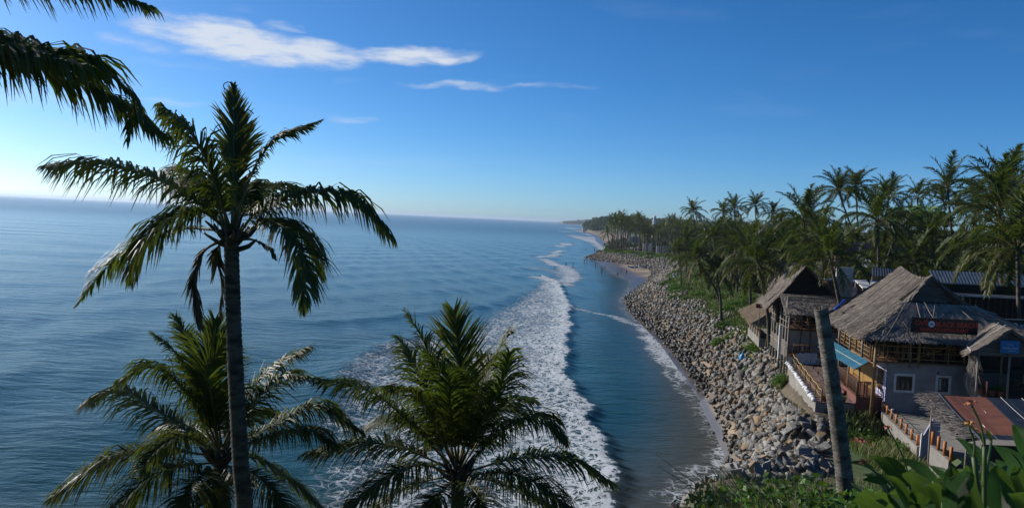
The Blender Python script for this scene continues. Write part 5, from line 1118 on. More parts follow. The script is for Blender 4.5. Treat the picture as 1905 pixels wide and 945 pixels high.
# ------------------------------------------------------------------ bamboo cafe (second building)
YB = c2.y + .3; bx0 = c2.x; bl_ = W(1464, 662, YB).x; U2 = 9.55
bc = thing('bamboo_cafe', 'two-storey bamboo and plank cafe on stilts with a thatched roof, behind the bare trunk', 'building', (bl_, YB, TZ))
BXR = bl_ + 6.2; vb = Vector((-.02, 1, 0))
lw = MB(); lw.slab([(bl_ + .05, YB + 2.2, TZ), (BXR, YB + 2.2, TZ), (BXR, YB + 2.2, U2), (bl_ + .05, YB + 2.2, U2)], (0, .12, 0)); lw.build('lower_wall', M['white'], bc)
MB().slab([(bl_, YB, U2 - .12), (BXR, YB, U2 - .12), (BXR + 1.2, YB + 7, U2 - .12), (bl_ + 1.05, YB + 7, U2 - .12)], (0, 0, .14)).build('upper_floor', M['brownwood'], bc)
MB().slab([(bl_ + .4, YB + .3, TZ + .5), (BXR, YB + .3, TZ + .5), (BXR + 1.2, YB + 6.8, TZ + .5), (bl_ + 1.4, YB + 6.8, TZ + .5)], (0, 0, .1)).build('lower_floor', M['redpaint'], bc)
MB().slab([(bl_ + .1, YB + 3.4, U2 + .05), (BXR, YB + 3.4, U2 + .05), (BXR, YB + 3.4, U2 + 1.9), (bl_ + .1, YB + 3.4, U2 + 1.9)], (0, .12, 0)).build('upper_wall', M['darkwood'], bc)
MB().slab([(bl_ + .8, YB + 3.3, U2 + .4), (bl_ + 2.2, YB + 3.3, U2 + .4), (bl_ + 2.2, YB + 3.3, U2 + 1.8), (bl_ + .8, YB + 3.3, U2 + 1.8)], (0, .08, 0)).build('pale_panel', M['white'], bc)
for k, (u, z1) in enumerate(((.0, 10.7), (.62, 10.6), (1.0, 10.6))):
    post(bc, (bl_ + (BXR - bl_) * u * .7, YB - .05, TZ - .3), z1, .075, ('pole_grey', 'pole_grey', 'bamboo')[k])
for k in range(6): post(bc, (bl_ + .5 + k * .85, YB + 1.2, TZ + .6), U2 - .1, .05, 'brownwood', (.1 if k % 2 else -.05, 0), 'stud')
for k in range(6):     # seaward side, standing on the rocks
    q = Vector((bl_ - .08, YB, 0)) + Vector((.15, 1, 0)) * (1.25 * (k + .4)); gz = H(q.x, q.y) - .3; post(bc, (q.x, q.y, gz), 12.0 - .16 * k if k < 3 else 11.2, .085, 'pole_grey', (rng.uniform(-.05, .05), 0), 'stilt')
for z in (U2 + .05, U2 + .5, U2 + .95, TZ + 1.2, TZ + .5, U2 + 1.9):
    a = Vector((bl_ - .12, YB - .1, z)); MB().tube([a, a + Vector((.54, 3.6, -.02)), a + Vector((1.08, 7.2, .02))], .035, 6).build('side_rail', M['pole_grey'], bc, smooth=True)
for k in range(16): q = Vector((bl_ - .05, YB + .2 + k * .42, 0)) + Vector((.063 * k, 0, 0)); MB().box((q.x, q.y, TZ + 1.1), (.03, .34, 1.1 + rng.uniform(-.1, .1))).build('side_board', M['plank'], bc)
railing(bc, (bl_, YB + .02, U2 + .03), (BXR, YB + .02, U2 + .03), .9, None, 12, 'brownwood', (.3, .6, .9), .03); railing(bc, (bl_ + .6, YB + .32, TZ + .6), (BXR, YB + .32, TZ + .6), .8, None, 8, 'brownwood', (.4, .8), .03)
# roofs: front skirt, then the higher gable roof behind
sk0, sk1 = W(1452, 547, YB + 2.6), W(1610, 556, YB + 2.6); sk1.z = sk0.z; se0, se1 = W(1463, 583, YB - .5), W(1612, 592, YB - .5); se1.z = se0.z = min(se0.z, sk0.z - 1.0)
thatched(bc, lerpn(sk0, sk1, 8), [p + Vector((0, 0, .10 * math.sin(i * 1.3))) for i, p in enumerate(lerpn(se0, se1, 8))], 130, rows=4, sag=.08, name='front_roof_slope')
for k, (u, v) in enumerate(((.05, .95), (.1, 1.0))):
    a = sk0.lerp(se0, .08 + .12 * k) + Vector((0, -.08, .12)); b = sk1.lerp(se1, .08 + .12 * k) + Vector((0, -.08, .12)); MB().tube(lerpn(a, b, 5), .03, 5).build('ridge_pole', M['pole_grey'], bc, smooth=True)
ga = W(1500, 494, YB + 4.2); gb = ga + Vector((.4, 6.5, .1)); gl0 = W(1431, 569, YB + 2.2); gl1 = W(1413, 552, YB + 10.0); gr0 = Vector((2 * ga.x - gl0.x, gl0.y + .4, gl0.z)); gr1 = gr0 + Vector((.6, 7.6, 0))
thatched(bc, lerpn(ga, gb, 6), lerpn(gl0, gl1, 6), 110, rows=5, sag=.12, name='left_roof_slope'); thatched(bc, lerpn(gb, ga, 6), lerpn(gr1, gr0, 6), 60, rows=5, name='right_roof_slope')
MB().slab([ga + Vector((0, .25, -.15)), gl0 + Vector((.5, 1.9, .25)), gr0 + Vector((-.5, 1.6, .25))], (0, .08, 0)).build('gable', M['darkwood'], bc)
for k in range(7):
    u = (k + 1) / 8; a = gl0.lerp(ga, u * .96) + Vector((.55, 1.75 - 1.6 * u * .9, .1)); b = gr0.lerp(ga, u * .96) + Vector((-.55, 1.5 - 1.4 * u * .9, .1)); MB().bar(a, b, .02, .2).build('gable_board', M['darkwood'], bc)
for i, dx in enumerate((.9, 1.8, 3.0, 4.0)): chair((bl_ + dx, YB + .9, U2 + .03), 3.1 + .3 * i, 'dark wooden chair upstairs in the bamboo cafe, %s from the corner post' % ORD[i], 'chairs in the bamboo cafe', 'brownwood')
table((bl_ + 1.4, YB + 1.0, TZ + .6), .1, 'wooden table on the lower floor of the bamboo cafe', None); table((bl_ + 3.4, YB + 1.4, U2 + .03), .1, 'wooden table upstairs in the bamboo cafe', None)
cl_ = [W(1480, 657, YB - .15), W(1521, 656, YB - .15), W(1519, 677, YB - .25), W(1481, 677, YB - .25)]; mb = MB(); G_ = [[bil(cl_[0], cl_[1], cl_[2], cl_[3], i / 14, j / 6) + Vector((0, .05 * math.sin(i * 1.7 + j * .4) * (j / 6), .02 * math.sin(i * 2.3))) for i in range(15)] for j in range(7)]
gridslab(G_, .008).v; o = gridslab(G_, .008).build('hanging_sheet', M['white'], None, smooth=True); tag(o, 'grey-white cloth sheet hanging below the bamboo cafe floor', 'cloth')
wl2 = MB(); wl2.slab([(bl_, YB - .02, TZ), (BXR, YB - .02, TZ), (BXR, YB - .02, TZ + .5), (bl_, YB - .02, TZ + .5)], (0, .2, 0)); wl2.build('plinth', M['white'], bc)

# ------------------------------------------------------------------ small hut further along
hb = Zp(1396, 610, 6.0); h1 = Zp(1414, 628, 6.0)
hu = thing('thatched_hut', 'small open hut with a tan thatched roof at the edge of the boulders', 'hut', (hb.x, hb.y, 5.6))
hd = (h1 - hb); hd.z = 0; hL = hd.length; hd.normalize(); hn = Vector((-hd.y, hd.x, 0)); hn = hn if hn.x > 0 else -hn
def hp(a, b, z): return Vector((hb.x, hb.y, 0)) + hd * a + hn * b + UPZ * z
MB().slab([hp(-.5, -.2, 6.0), hp(hL + .8, -.2, 6.0), hp(hL + .8, 4, 6.0), hp(-.5, 4, 6.0)], (0, 0, -.9)).build('plinth', M['concrete'], hu)
MB().slab([hp(-.4, -.1, 6.0), hp(hL + .6, -.1, 6.0), hp(hL + .6, -.1, 6.55), hp(-.4, -.1, 6.55)], (.12, .02, 0)).build('low_wall', M['plank'], hu)
MB().slab([hp(-.4, 3.6, 6.0), hp(hL + .6, 3.6, 6.0), hp(hL + .6, 3.6, 8.2), hp(-.4, 3.6, 8.2)], (.1, 0, 0)).build('back_wall', M['darkwood'], hu)
for k in range(6): a = -.4 + (hL + 1) * k / 5; post(hu, hp(a, -.15, 6.0), 8.1, .05, 'bamboo')
railing(hu, hp(-.4, -.2, 6.5), hp(hL + .6, -.2, 6.5), .5, None, 6, 'brownwood', (.5,), .025)
r0, r1 = hp(-1.2, 1.6, 9.5), hp(hL + 1.2, 1.6, 9.5); e0, e1 = hp(-1.4, -1.0, 7.9), hp(hL + 1.4, -1.0, 7.75); f0, f1 = hp(-1.4, 4.4, 8.0), hp(hL + 1.4, 4.4, 8.0)
thatched(hu, lerpn(r0, r1, 6), [p + UPZ * .12 * math.sin(i * 1.9) for i, p in enumerate(lerpn(e0, e1, 6))], 120, 'thatch_tan', name='front_roof_slope', sag=.1); thatched(hu, lerpn(r1, r0, 6), lerpn(f1, f0, 6), 80, 'thatch', name='back_roof_slope')
thatched(hu, [r1, r1 + UPZ * .01], [f1 + Vector((0, -.3, 0)), e1 + Vector((0, -.3, 0))], 120, 'thatch_tan', name='end_roof_slope')
rs_ = W(1412.5, 569, 78); rd_ = thing('red_sign', 'small black signboard with dark red lettering rows above the hut roof', 'sign', rs_ - Vector((0, 0, 1.6)))
MB().box(rs_, (.62, .05, .42)).build('board', M['sign_black'], rd_)
for k, (wd2, zz) in enumerate(((.44, .09), (.36, -.07))):
    for j in range(5): MB().box(rs_ + Vector((-wd2 / 2 + wd2 * (j + .5) / 5, -.032, zz)), (wd2 / 6.5, .014, .10)).build('lettering', M['sign_red'], rd_)
MB().tube([rs_ + Vector((.1, .05, -1.7)), rs_ + Vector((.1, .05, .15))], .035, 6).build('post', M['pole_grey'], rd_)
ob = Zp(1375, 610, 5.6)
for dx, dy, s_, lb in ((-.9, 4.6, 1.2, 'larger leafy shrub at the left foot of the tan hut'), (.4, 4.2, .9, 'smaller leafy shrub at the left foot of the tan hut'), (2.0, 2.5, .9, 'shrub right at the corner of the tan hut')):
    shrub('g1', (ob.x + dx, ob.y + dy, H(ob.x + dx, ob.y + dy) - .1), s_, lb)

# ------------------------------------------------------------------ concrete yard, its fence and the near sheds
YZ = 6.62
y1, y2 = Zp(1646, 766, YZ), Zp(1712, 834, YZ); y3 = Zp(1800, 850, YZ); y4 = Zp(1815, 775, YZ)
yd = thing('concrete_yard', 'bare concrete yard in front of the grey cafe wall', 'yard', (y1.x, y1.y, YZ - .6)); yy4 = Vector((30, YF - .02, YZ)); yy3 = Vector((28, y2.y - 4, YZ))
y1.y = YF - .03; MB().slab([y1, y2, yy3, yy4], (0, 0, -.9)).build('slab', M['concrete'], yd)
kb = MB(); kb.bar(y1 + Vector((-.08, -.05, -.25)), y2 + Vector((-.08, -.05, -.15)), .22, .5); kb.build('edge_wall', M['concrete'], yd)
fn = thing('orange_post_fence', 'row of short orange posts along the yard edge beside the rough grass', 'fence', y1 + Vector((-.08, 0, .12)))
for k in range(8):
    p = y1.lerp(y2, (k + .15) / 7.4) + Vector((-.08, 0, .10)); MB().tube([p, p + UPZ * .52], .075, 8).build('fence_post', M['orange'], fn, smooth=True)
    if k in (0, 2): MB().tube([p + UPZ * .522, p + UPZ * .56], .08, 8).build('post_cap', M['white'], fn)
MB().tube([y1.lerp(y2, (k + .15) / 7.4) + Vector((-.08, 0, .48 - (.03 if k % 2 else 0))) for k in range(8)], .012, 5).build('wire', M['metal'], fn)
# second stretch of wall and posts nearer the camera
w1, w2 = W(1733, 792, 37.2), W(1765, 850, 34.6); w1.z = w2.z = 6.9
lw_ = thing('low_wall', 'low pale wall with orange posts behind the canna leaves', 'wall', (w1.x, w1.y, 5.8)); MB().slab([(w1.x, w1.y, 5.4), (w2.x, w2.y, 5.4), (w2.x, w2.y, 7.3), (w1.x, w1.y, 7.3)], (.2, .05, 0)).build('masonry', M['concrete'], lw_)
for k in range(4): p = w1.lerp(w2, k / 3) + Vector((.1, 0, .4)); MB().tube([p, p + UPZ * .62], .075, 8).build('post', M['orange'], lw_, smooth=True)
wp = W(1718, 830, 38.5); t = thing('leaning_board', 'leaning pale board beside the low wall with orange posts', 'board', (wp.x, wp.y, 6.3)); MB().slab([(wp.x - .1, wp.y, 6.0), (wp.x + 1.0, wp.y + .6, 6.0), (wp.x + 1.1, wp.y + .7, 8.0), (wp.x + .55, wp.y + .4, 8.15), (wp.x - .05, wp.y + .05, 7.4)], (.03, -.05, 0)).build('sheet', M['wall_lilac'], t); MB().bar((wp.x - .15, wp.y, 5.9), (wp.x - .1, wp.y + .03, 7.5), .06).build('edge_post', M['white'], t)
# low metal roof, orange sheets between slate-blue ones, dry leaf fringe on its left edge
rfz = [9.62, 9.05]; q00 = W(1748, 735, 37.6); q10 = W(1822, 815, 32.2); rd = thing('metal_roof_shed', 'low shed roofed with orange and slate-blue metal sheets, fringed with dry palm leaves', 'shed', (q10.x, q10.y, 6.2))
ZA, ZB = q00.z, q10.z; L_far, L_near = q00, q10
def rp2(u, v): return Vector((L_far.x + (L_near.x - L_far.x) * v + u, L_far.y + (L_near.y - L_far.y) * v, ZA + (ZB - ZA) * v - .05 * math.sin(math.pi * v)))
def sheet(u0, u1, v0, v1, mat, nm, rib=.18):
    n = max(2, int((v1 - v0) * 6 / rib)); g_ = []; 
    nu_ = max(2, int((u1 - u0) / .6))
    for j in range(n * 2 + 1):
        v = v0 + (v1 - v0) * j / (n * 2); g_.append([rp2(u0 + (u1 - u0) * i / nu_, v) + Vector((0, 0, .03 * (j % 2) + .010 * math.sin(i * 1.9 + u0 * 3))) for i in range(nu_ + 1)])
    return gridslab(g_, .012).build(nm, M[mat], rd)
for k in range(3):
    for j in range(4): sheet(.02 + .73 * k, .72 + .73 * k, j * .225, (j + 1) * .225 - .004, 'tin_orange', 'roof_sheet')
for k in range(3): sheet(.02 + .73 * k, .72 + .73 * k, .905, 1.0, 'tin_blue', 'roof_sheet')
for k in range(9):
    for j in range(2): sheet(2.24 + .95 * k, 3.17 + .95 * k, j * .5, (j + 1) * .5 - .004, 'tin_blue', 'roof_sheet')
for u in (2.9, 3.9, 5.0): MB().tube([rp2(u, v) + Vector((0, 0, .05)) for v in (0, .3, .6, 1.0)], .012, 5).build('roof_rope', M['rope'] if u < 4 else M['metal'], rd)
for u, m_ in ((-.02, 'tin_blue'), (-.62, 'pole_grey')): MB().tube([rp2(u, v) + Vector((0, 0, .06 - .1 * (u < -.1))) for v in (-.02, .35, .7, 1.03)], .035, 6).build('edge_pole', M[m_], rd)
g_ = [[rp2(-.75, v) + Vector((0, 0, -.12)), rp2(-.05, v) + Vector((0, 0, .02))] for v in (-.03, .25, .5, .75, 1.03)]
V_ = []
o = gridslab(g_, .04).build('leaf_fringe', M['darkwood'], rd); thatch(o, [[r[1] for r in g_], [r[0] for r in g_]], 150, 'thatch', ln=.5, wd_=.05, lift=.12)
for (u, v) in ((-.4, .05), (-.4, .95), (2.2, .95), (5.0, .95), (2.2, .05), (5, .05)): p = rp2(u, v); post(rd, (p.x, p.y, H(p.x, p.y) - .2), p.z - .12, .045, 'pole_grey')
MB().slab([rp2(.2, .98) - UPZ * .3, rp2(10, .98) - UPZ * .3, rp2(10, .98) - UPZ * 3.2, rp2(.2, .98) - UPZ * 3.2], (0, .08, 0)).build('wall', M['darkwood'], rd)

# ------------------------------------------------------------------ little thatched eatery with the blue sign
YS = 43.2; ap = W(1882, 612, YS); ab = W(1848, 600, YS + 3.6); el_ = W(1807, 656, YS - .1); eb = W(1796, 640, YS + 3.4); er = Vector((2 * ap.x - el_.x, el_.y, el_.z)); erb = Vector((2 * ab.x - eb.x, eb.y, eb.z))
se = thing('thatched_eatery', 'small thatched eatery on a red raised floor, partly cut by the right edge', 'building', (el_.x, YS, 7.0))
thatched(se, lerpn(ap, ab, 5), lerpn(el_, eb, 5), 150, rows=4, sag=.05, name='left_roof_slope'); thatched(se, lerpn(ab, ap, 5), lerpn(erb, er, 5), 90, rows=4, name='right_roof_slope')
for v in (.30, .68): a = ap.lerp(ab, v) + UPZ * .12; b = el_.lerp(eb, v) + UPZ * .12; MB().tube([a, (a + b) / 2 + UPZ * .02, b], .022, 5).build('thatch_cord', M['rope'], se)
MB().tube([el_ + Vector((-.03, -.03, .1)), el_.lerp(eb, .5) + Vector((-.05, 0, .08)), eb + UPZ * .1], .03, 5).build('thatch_cord', M['rope'], se)
nb = 6
for i in range(nb):
    t0_, t1_ = i / nb, (i + .94) / nb; a0, b0 = el_.lerp(ap, t0_), er.lerp(ap, t0_); a1, b1 = el_.lerp(ap, t1_), er.lerp(ap, t1_); dz = Vector((0, .28, -.16)); MB().slab([a0 + dz, b0 + dz, b1 + dz - Vector((0, .02, 0)), a1 + dz - Vector((0, .02, 0))], (0, .04, 0)).build('gable_board', M['plank'], se)
SF = 8.45; fx0 = W(1838, 735, YS).x; fb0 = W(1809, 700, YS + 3.6).x
MB().slab([(fx0, YS, SF), (fx0 + 9, YS, SF), (fx0 + 9, YS + 3.7, SF), (fb0, YS + 3.7, SF)], (0, 0, -.2)).build('floor', M['redpaint'], se)
MB().slab([(fx0, YS + .02, SF - .2), (fx0 + 9, YS + .02, SF - .2), (fx0 + 9, YS + 3.6, SF - .2), (fb0, YS + 3.6, SF - .2)], (0, 0, -2.2)).build('base_wall', M['white'], se)
MB().slab([(fb0 + .2, YS + 3.55, SF), (fx0 + 9, YS + 3.55, SF), (fx0 + 9, YS + 3.55, SF + 2.3), (fb0 + .2, YS + 3.55, SF + 2.3)], (0, .1, 0)).build('back_wall', M['darkwood'], se)
MB().slab([(fx0 + .3, YS + 2.6, SF), (fx0 + 2.6, YS + 2.6, SF), (fx0 + 2.6, YS + 2.6, SF + .9), (fx0 + .3, YS + 2.6, SF + .9)], (0, .4, 0)).build('counter', M['plank'], se)
for px_ in (1819, 1877): x = W(px_, 700, YS).x; post(se, (x, YS + .05, SF), el_.z + .15, .06, 'pole_grey')
post(se, (fx0 + 7, YS + .05, SF), el_.z + .1, .06, 'pole_grey'); post(se, (fb0 + .1, YS + 3.3, SF), eb.z, .06, 'pole_grey'); post(se, (fx0 + 2.0, YS + 2.2, SF), el_.z + .4, .05, 'bamboo')
railing(se, (fx0 - .05, YS + .05, SF), (fb0 + .05, YS + 3.6, SF), .85, None, 12, 'redpaint', (.1, .85), .03)
rgx = W(1806, 690, YS + .8).x; rgl = [(rgx, YS + .7, el_.z - .1), (rgx + .05, YS + .8, SF + .9), (rgx + .1, YS + .8, SF + .35)]
g_ = [[Vector(p) + Vector((-.22, .1, 0)), Vector(p) + Vector((.12, -.25, 0)), Vector(p) + Vector((.3, .15, 0))] for p in rgl]; thatch(se, g_, 260, 'thatch', 'hanging_thatch', ln=.5, wd_=.05, lift=.15)
bs0 = W(1862, 634, YS - .12); bs1 = W(1895.5, 657, YS - .12); bc_ = (bs0 + bs1) / 2; bw, bh = bs1.x - bs0.x, .68
sb = thing('blue_sign', 'bright blue signboard with white lettering on the gable of the small eatery', 'sign', bc_ - Vector((0, 0, bh / 2)))
MB().box(bc_, (bw, .05, bh)).build('board', M['sign_blue'], sb); text_mesh('Swadesi Swad', .155, 'sign_white', sb, bc_ + Vector((0, -.035, -.05)), FRONTAX, sx=.95)
MB().box(bc_ + Vector((0, -.03, .14)), (.34, .012, .02)).build('thin_line', M['sign_white'], sb); MB().box(bc_ + Vector((0, -.03, .19)), (.09, .012, .035)).build('red_mark', M['sign_red'], sb); MB().box(bc_ + Vector((.12, -.03, -.19)), (.4, .012, .02)).build('thin_line', M['sign_white'], sb)
for k, (dx, dy) in enumerate(((.5, .5), (.9, .35), (.35, 1.2), (1.1, .9))): pot(Vector((fx0 + dx, YS + dy, SF)), ('leafy potted plant nearest the rail of the small eatery', 'potted plant at the front edge of the small eatery', 'potted plant behind the rail of the small eatery', 'potted plant farther inside the small eatery')[k], True, 1.4)
table((fx0 + 3.0, YS + .9, SF), .2, 'dark wooden table on the floor of the small eatery', None); chair((fx0 + 2.3, YS + .9, SF), 1.6, 'dark wooden chair left of the table in the small eatery', None); chair((fx0 + 3.8, YS + 1.0, SF), -1.6, 'dark wooden chair right of the table in the small eatery', None)
MB().box((fx0 + .85, YS + .25, SF + .42), (.42, .3, .06))

# ------------------------------------------------------------------ long dark building with corrugated roofs behind
def corr(parent, a, b, c, d, n, mat, nm):     # a,b ridge line; d,c eave line
    V = []; g_ = [[], []]; g_ = [[a.lerp(b, i / n) + UPZ * (.05 if i % 2 else 0) for i in range(n + 1)], [d.lerp(c, i / n) + UPZ * (.05 if i % 2 else 0) for i in range(n + 1)]]
    return gridslab(g_, .03).build(nm, M[mat], parent)
ld = thing('long_dark_hall', 'long dark timber hall with two tiers of blue-grey corrugated roof behind the cafe', 'building', (36, 62, 7))
a, b = W(1728, 503, 66), W(1930, 516, 66); b.z = a.z; d, c = W(1738, 525, 61), W(1940, 535, 61); c.z = d.z; corr(ld, a, b, c, d, 66, 'tin_blue', 'upper_roof')
MB().slab([d + Vector((.1, .3, -.05)), c + Vector((0, .3, -.05)), c + Vector((0, .3, -.9)), d + Vector((.1, .3, -.9))], (0, .1, 0)).build('clerestory', M['darkwood'], ld)
MB().bar(d + Vector((-.1, -.05, -.02)), c + Vector((.1, -.05, -.02)), .06, .1).build('gutter', M['sign_grey'], ld)
a2, b2_, d2, c2_ = d + Vector((.2, .3, -.75)), c + Vector((0, .3, -.75)), W(1792, 550, 57.5), W(1940, 557, 57.5); c2_.z = d2.z; corr(ld, a2, b2_, c2_, d2, 60, 'tin_blue', 'lower_roof'); MB().bar(d2 + Vector((-.1, -.05, -.02)), c2_ + Vector((.1, -.05, -.02)), .05, .08).build('gutter', M['sign_grey'], ld)
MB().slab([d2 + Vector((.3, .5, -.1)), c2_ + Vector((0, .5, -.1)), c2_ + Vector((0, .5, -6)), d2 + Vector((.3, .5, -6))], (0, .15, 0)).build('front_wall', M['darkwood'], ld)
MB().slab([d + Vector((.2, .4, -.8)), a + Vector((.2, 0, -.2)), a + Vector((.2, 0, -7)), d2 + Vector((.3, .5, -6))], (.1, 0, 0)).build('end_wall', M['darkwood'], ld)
for k in range(14): p = d2 + (c2_ - d2) * (k / 13) + Vector((.15, .1, -.1)); MB().bar(p, p - UPZ * 3.4, .08).build('post', M['brownwood'], ld)
for z in (1.2, 2.0, 2.8): MB().bar(d2 + Vector((.2, .2, -z)), c2_ + Vector((0, .2, -z)), .06).build('rail', M['brownwood'], ld)
# white-lettered sign in front of it
s2 = W(1886, 606, 52); s2w = 2.6; b2s = thing('black_beach_sign', 'black signboard with white letters behind the small eatery at the right edge', 'sign', s2 - Vector((0, 0, .4)))
MB().box(s2, (s2w, .06, .78)).build('board', M['sign_black'], b2s); MB().box(s2 + Vector((-.05, -.04, .42)), (s2w + .3, .05, .05)).build('top_strip', M['sign_grey'], b2s); text_mesh('BLACK', .30, 'sign_white', b2s, s2 + Vector((-.72, -.04, .0)), FRONTAX, sx=.85); text_mesh('BEACH', .30, 'sign_white', b2s, s2 + Vector((.78, -.04, .0)), FRONTAX, sx=.85)
cc = s2 + Vector((.05, -.03, .0)); dk = MB(); dk.slab([cc + Vector((math.cos(k / 20 * 6.2832) * .21, 0, math.sin(k / 20 * 6.2832) * .21)) for k in range(20)], (0, -.02, 0)); dk.build('round_emblem', M['sign_white'], b2s); MB().bar(s2 + Vector((-.9, .05, -.4)), s2 + Vector((-.9, .05, -2.6)), .06).build('post', M['metal'], b2s); MB().bar(s2 + Vector((.9, .05, -.4)), s2 + Vector((.9, .05, -2.6)), .06).build('post', M['metal'], b2s)

# ------------------------------------------------------------------ buildings glimpsed between cafe roofs and grove
wc = W(1612, 522, 66); cn_ = thing('white_canopy', 'white sheet canopy on poles between the two thatched roofs', 'canopy', (wc.x, 66, 7)); P4 = [W(1592, 522, 66), W(1640, 516, 66), W(1632, 535, 63.5), W(1606, 534, 63.5)]; P4[1].z = P4[0].z; P4[3].z = P4[2].z = P4[0].z - .45
MB().slab(P4, (0, 0, .05)).build('sheet', M['tin_grey'], cn_); MB().bar(P4[0], P4[3], .09).build('beam', M['white'], cn_); MB().bar(P4[3], P4[2], .09).build('beam', M['white'], cn_)
for p in P4: MB().tube([p, Vector((p.x, p.y, 7))], .06, 7).build('pole', M['white'], cn_)
sr = thing('small_corrugated_roof', 'small blue-grey corrugated roof peeping over the white canopy', 'roof', W(1640, 520, 70) - UPZ * 5); a, b = W(1622, 498, 72), W(1664, 500, 72); b.z = a.z; d, c = W(1622, 513, 69.5), W(1668, 515, 69.5); c.z = d.z; corr(sr, a, b, c, d, 18, 'tin_blue', 'roof'); MB().slab([d + Vector((.3, .6, -.1)), c + Vector((-.3, .6, -.1)), c + Vector((-.3, .6, -6)), d + Vector((.3, .6, -6))], (0, .1, 0)).build('wall', M['plank'], sr)
oh = thing('orange_shed', 'rusty orange walled shed with a blue door below the white canopy', 'shed', W(1590, 540, 68) - UPZ * 4); c = W(1596, 540, 69); MB().box((c.x, 69.5, c.z - 1.6), (4.6, 2.5, 4.6)).build('wall', M['terracotta'], oh); MB().box((c.x + 1.2, 68.2, c.z - 1.0), (.9, .06, 2)).build('door', M['tin_blue'], oh); MB().box((c.x - 1.0, 68.2, c.z - .2), (1.1, .06, 1.0)).build('window', M['white'], oh); MB().box((c.x, 69.5, c.z + .76), (5, 2.9, .1)).build('roof', M['tin_grey'], oh)
c = W(1573, 520, 66.5); wt = thing('white_wall', 'strip of white wall right of the bamboo cafe gable', 'wall', (c.x, 66.5, 8)); MB().box((c.x, 66.8, c.z - 1.5), (1.4, .2, 5)).build('masonry', M['white'], wt)
pk = thing('pink_house', 'pink house with a grey sheet roof half hidden by palms', 'house', W(1588, 470, 118) - UPZ * 8); c = W(1588, 458, 118); MB().box((c.x, 121, c.z - 4), (5.2, 6, 9)).build('wall', M['pink'], pk); MB().box((c.x, 117.6, c.z - .9), (5.6, 1.0, .16)).build('ledge', M['redpaint'], pk)
for dx in (-1.6, .2): w_ = MB().box((c.x + dx, 117.97, c.z - 2.0), (.9, .08, 1.1)).build('window', M['white'], pk); MB().box((c.x + dx, 117.9, c.z - 2.0), (.7, .05, .9)).build('pane', M['glass'], w_)
a = Vector((c.x - .5, 116.5, c.z - 1.6)); corr(pk, a, a + Vector((4, 0, 0)), a + Vector((4.6, -3, -1.3)), a + Vector((-.4, -3, -1.3)), 22, 'tin_grey', 'lean_to_roof')
# far white buildings, wall and minaret
mn = thing('white_minaret', 'slim white minaret tower rising above the far palms', 'tower', W(1217, 440, 700) - UPZ * 8); c = W(1217, 420, 700); zt = W(1217, 399, 700).z
MB().tube([(c.x, 700, 4), (c.x, 700, zt - 9.5)], [1.9, 1.6], 12).build('shaft', M['white'], mn, smooth=True)
for z0, r_ in ((zt - 9.5, 2.3), (zt - 6.2, 2.0)): MB().tube([(c.x, 700, z0), (c.x, 700, z0 + .7)], [r_, r_], 12).build('balcony', M['white'], mn)
MB().tube([(c.x, 700, zt - 8.8), (c.x, 700, zt - 6.2)], [1.45, 1.4], 12).build('upper_shaft', M['white'], mn); MB().tube([(c.x, 700, zt - 5.5), (c.x, 700, zt - 3.4)], [1.3, 1.25], 12).build('lantern', M['white'], mn); MB().ball((c.x, 700, zt - 3.0), (1.5, 1.5, 1.9), 12, 8).build('dome', M['white'], mn, smooth=True); MB().tube([(c.x, 700, zt - 1.3), (c.x, 700, zt + .4)], [.16, .05], 6).build('finial', M['white'], mn)
for (pa, pb, py, Y, hh_, lb, nm) in ((1172, 1190, 444, 545, 2.6, 'small white house left of the far white wall', 'white_house'), (1198, 1213, 456, 452, 1.6, 'rounded white wall at the left end of the far row', 'white_house'), (1222, 1250, 459, 436, .8, 'long low white wall before the far palms', 'white_wall')):
    a, b = W(pa, py, Y), W(pb, py, Y); g0 = min(H(a.x, Y), H(b.x, Y)); t = thing(nm, lb, 'house' if 'house' in nm else 'wall', (a.x, Y, g0)); MB().box(((a.x + b.x) / 2, Y + 1.5, (g0 + a.z + hh_ / 2) / 2), (b.x - a.x, 3 if 'house' in nm else .4, a.z + hh_ / 2 - g0)).build('wall', M['white'], t)
    if 'house' in nm: MB().box(((a.x + b.x) / 2, Y + 1.5, a.z + hh_ / 2 + .1), (b.x - a.x + .6, 3.6, .2)).build('roof', M['tin_grey'], t); MB().box(((a.x + b.x) / 2, Y - .02, a.z), (.9, .06, 1.2)).build('window', M['glass'], t)
for (px_, py, lb) in ((1088, 427, 'tiny white building on the headland beach'), (1101, 421, 'tiny pale building on the headland slope')):
    p = W(px_, py, 1450); g0 = H(p.x, 1450); t = thing('white_house', lb, 'house', (p.x, 1450, g0)); MB().box((p.x, 1450, (g0 + p.z) / 2 + 1), (9 if px_ < 1095 else 4, 5, max(3, p.z - g0 + 3))).build('wall', M['white'], t); MB().box((p.x, 1450, (g0 + p.z) / 2 + 1 + max(3, p.z - g0 + 3) / 2 + .2), (10 if px_ < 1095 else 5, 6, .4)).build('roof', M['tin_grey'], t)

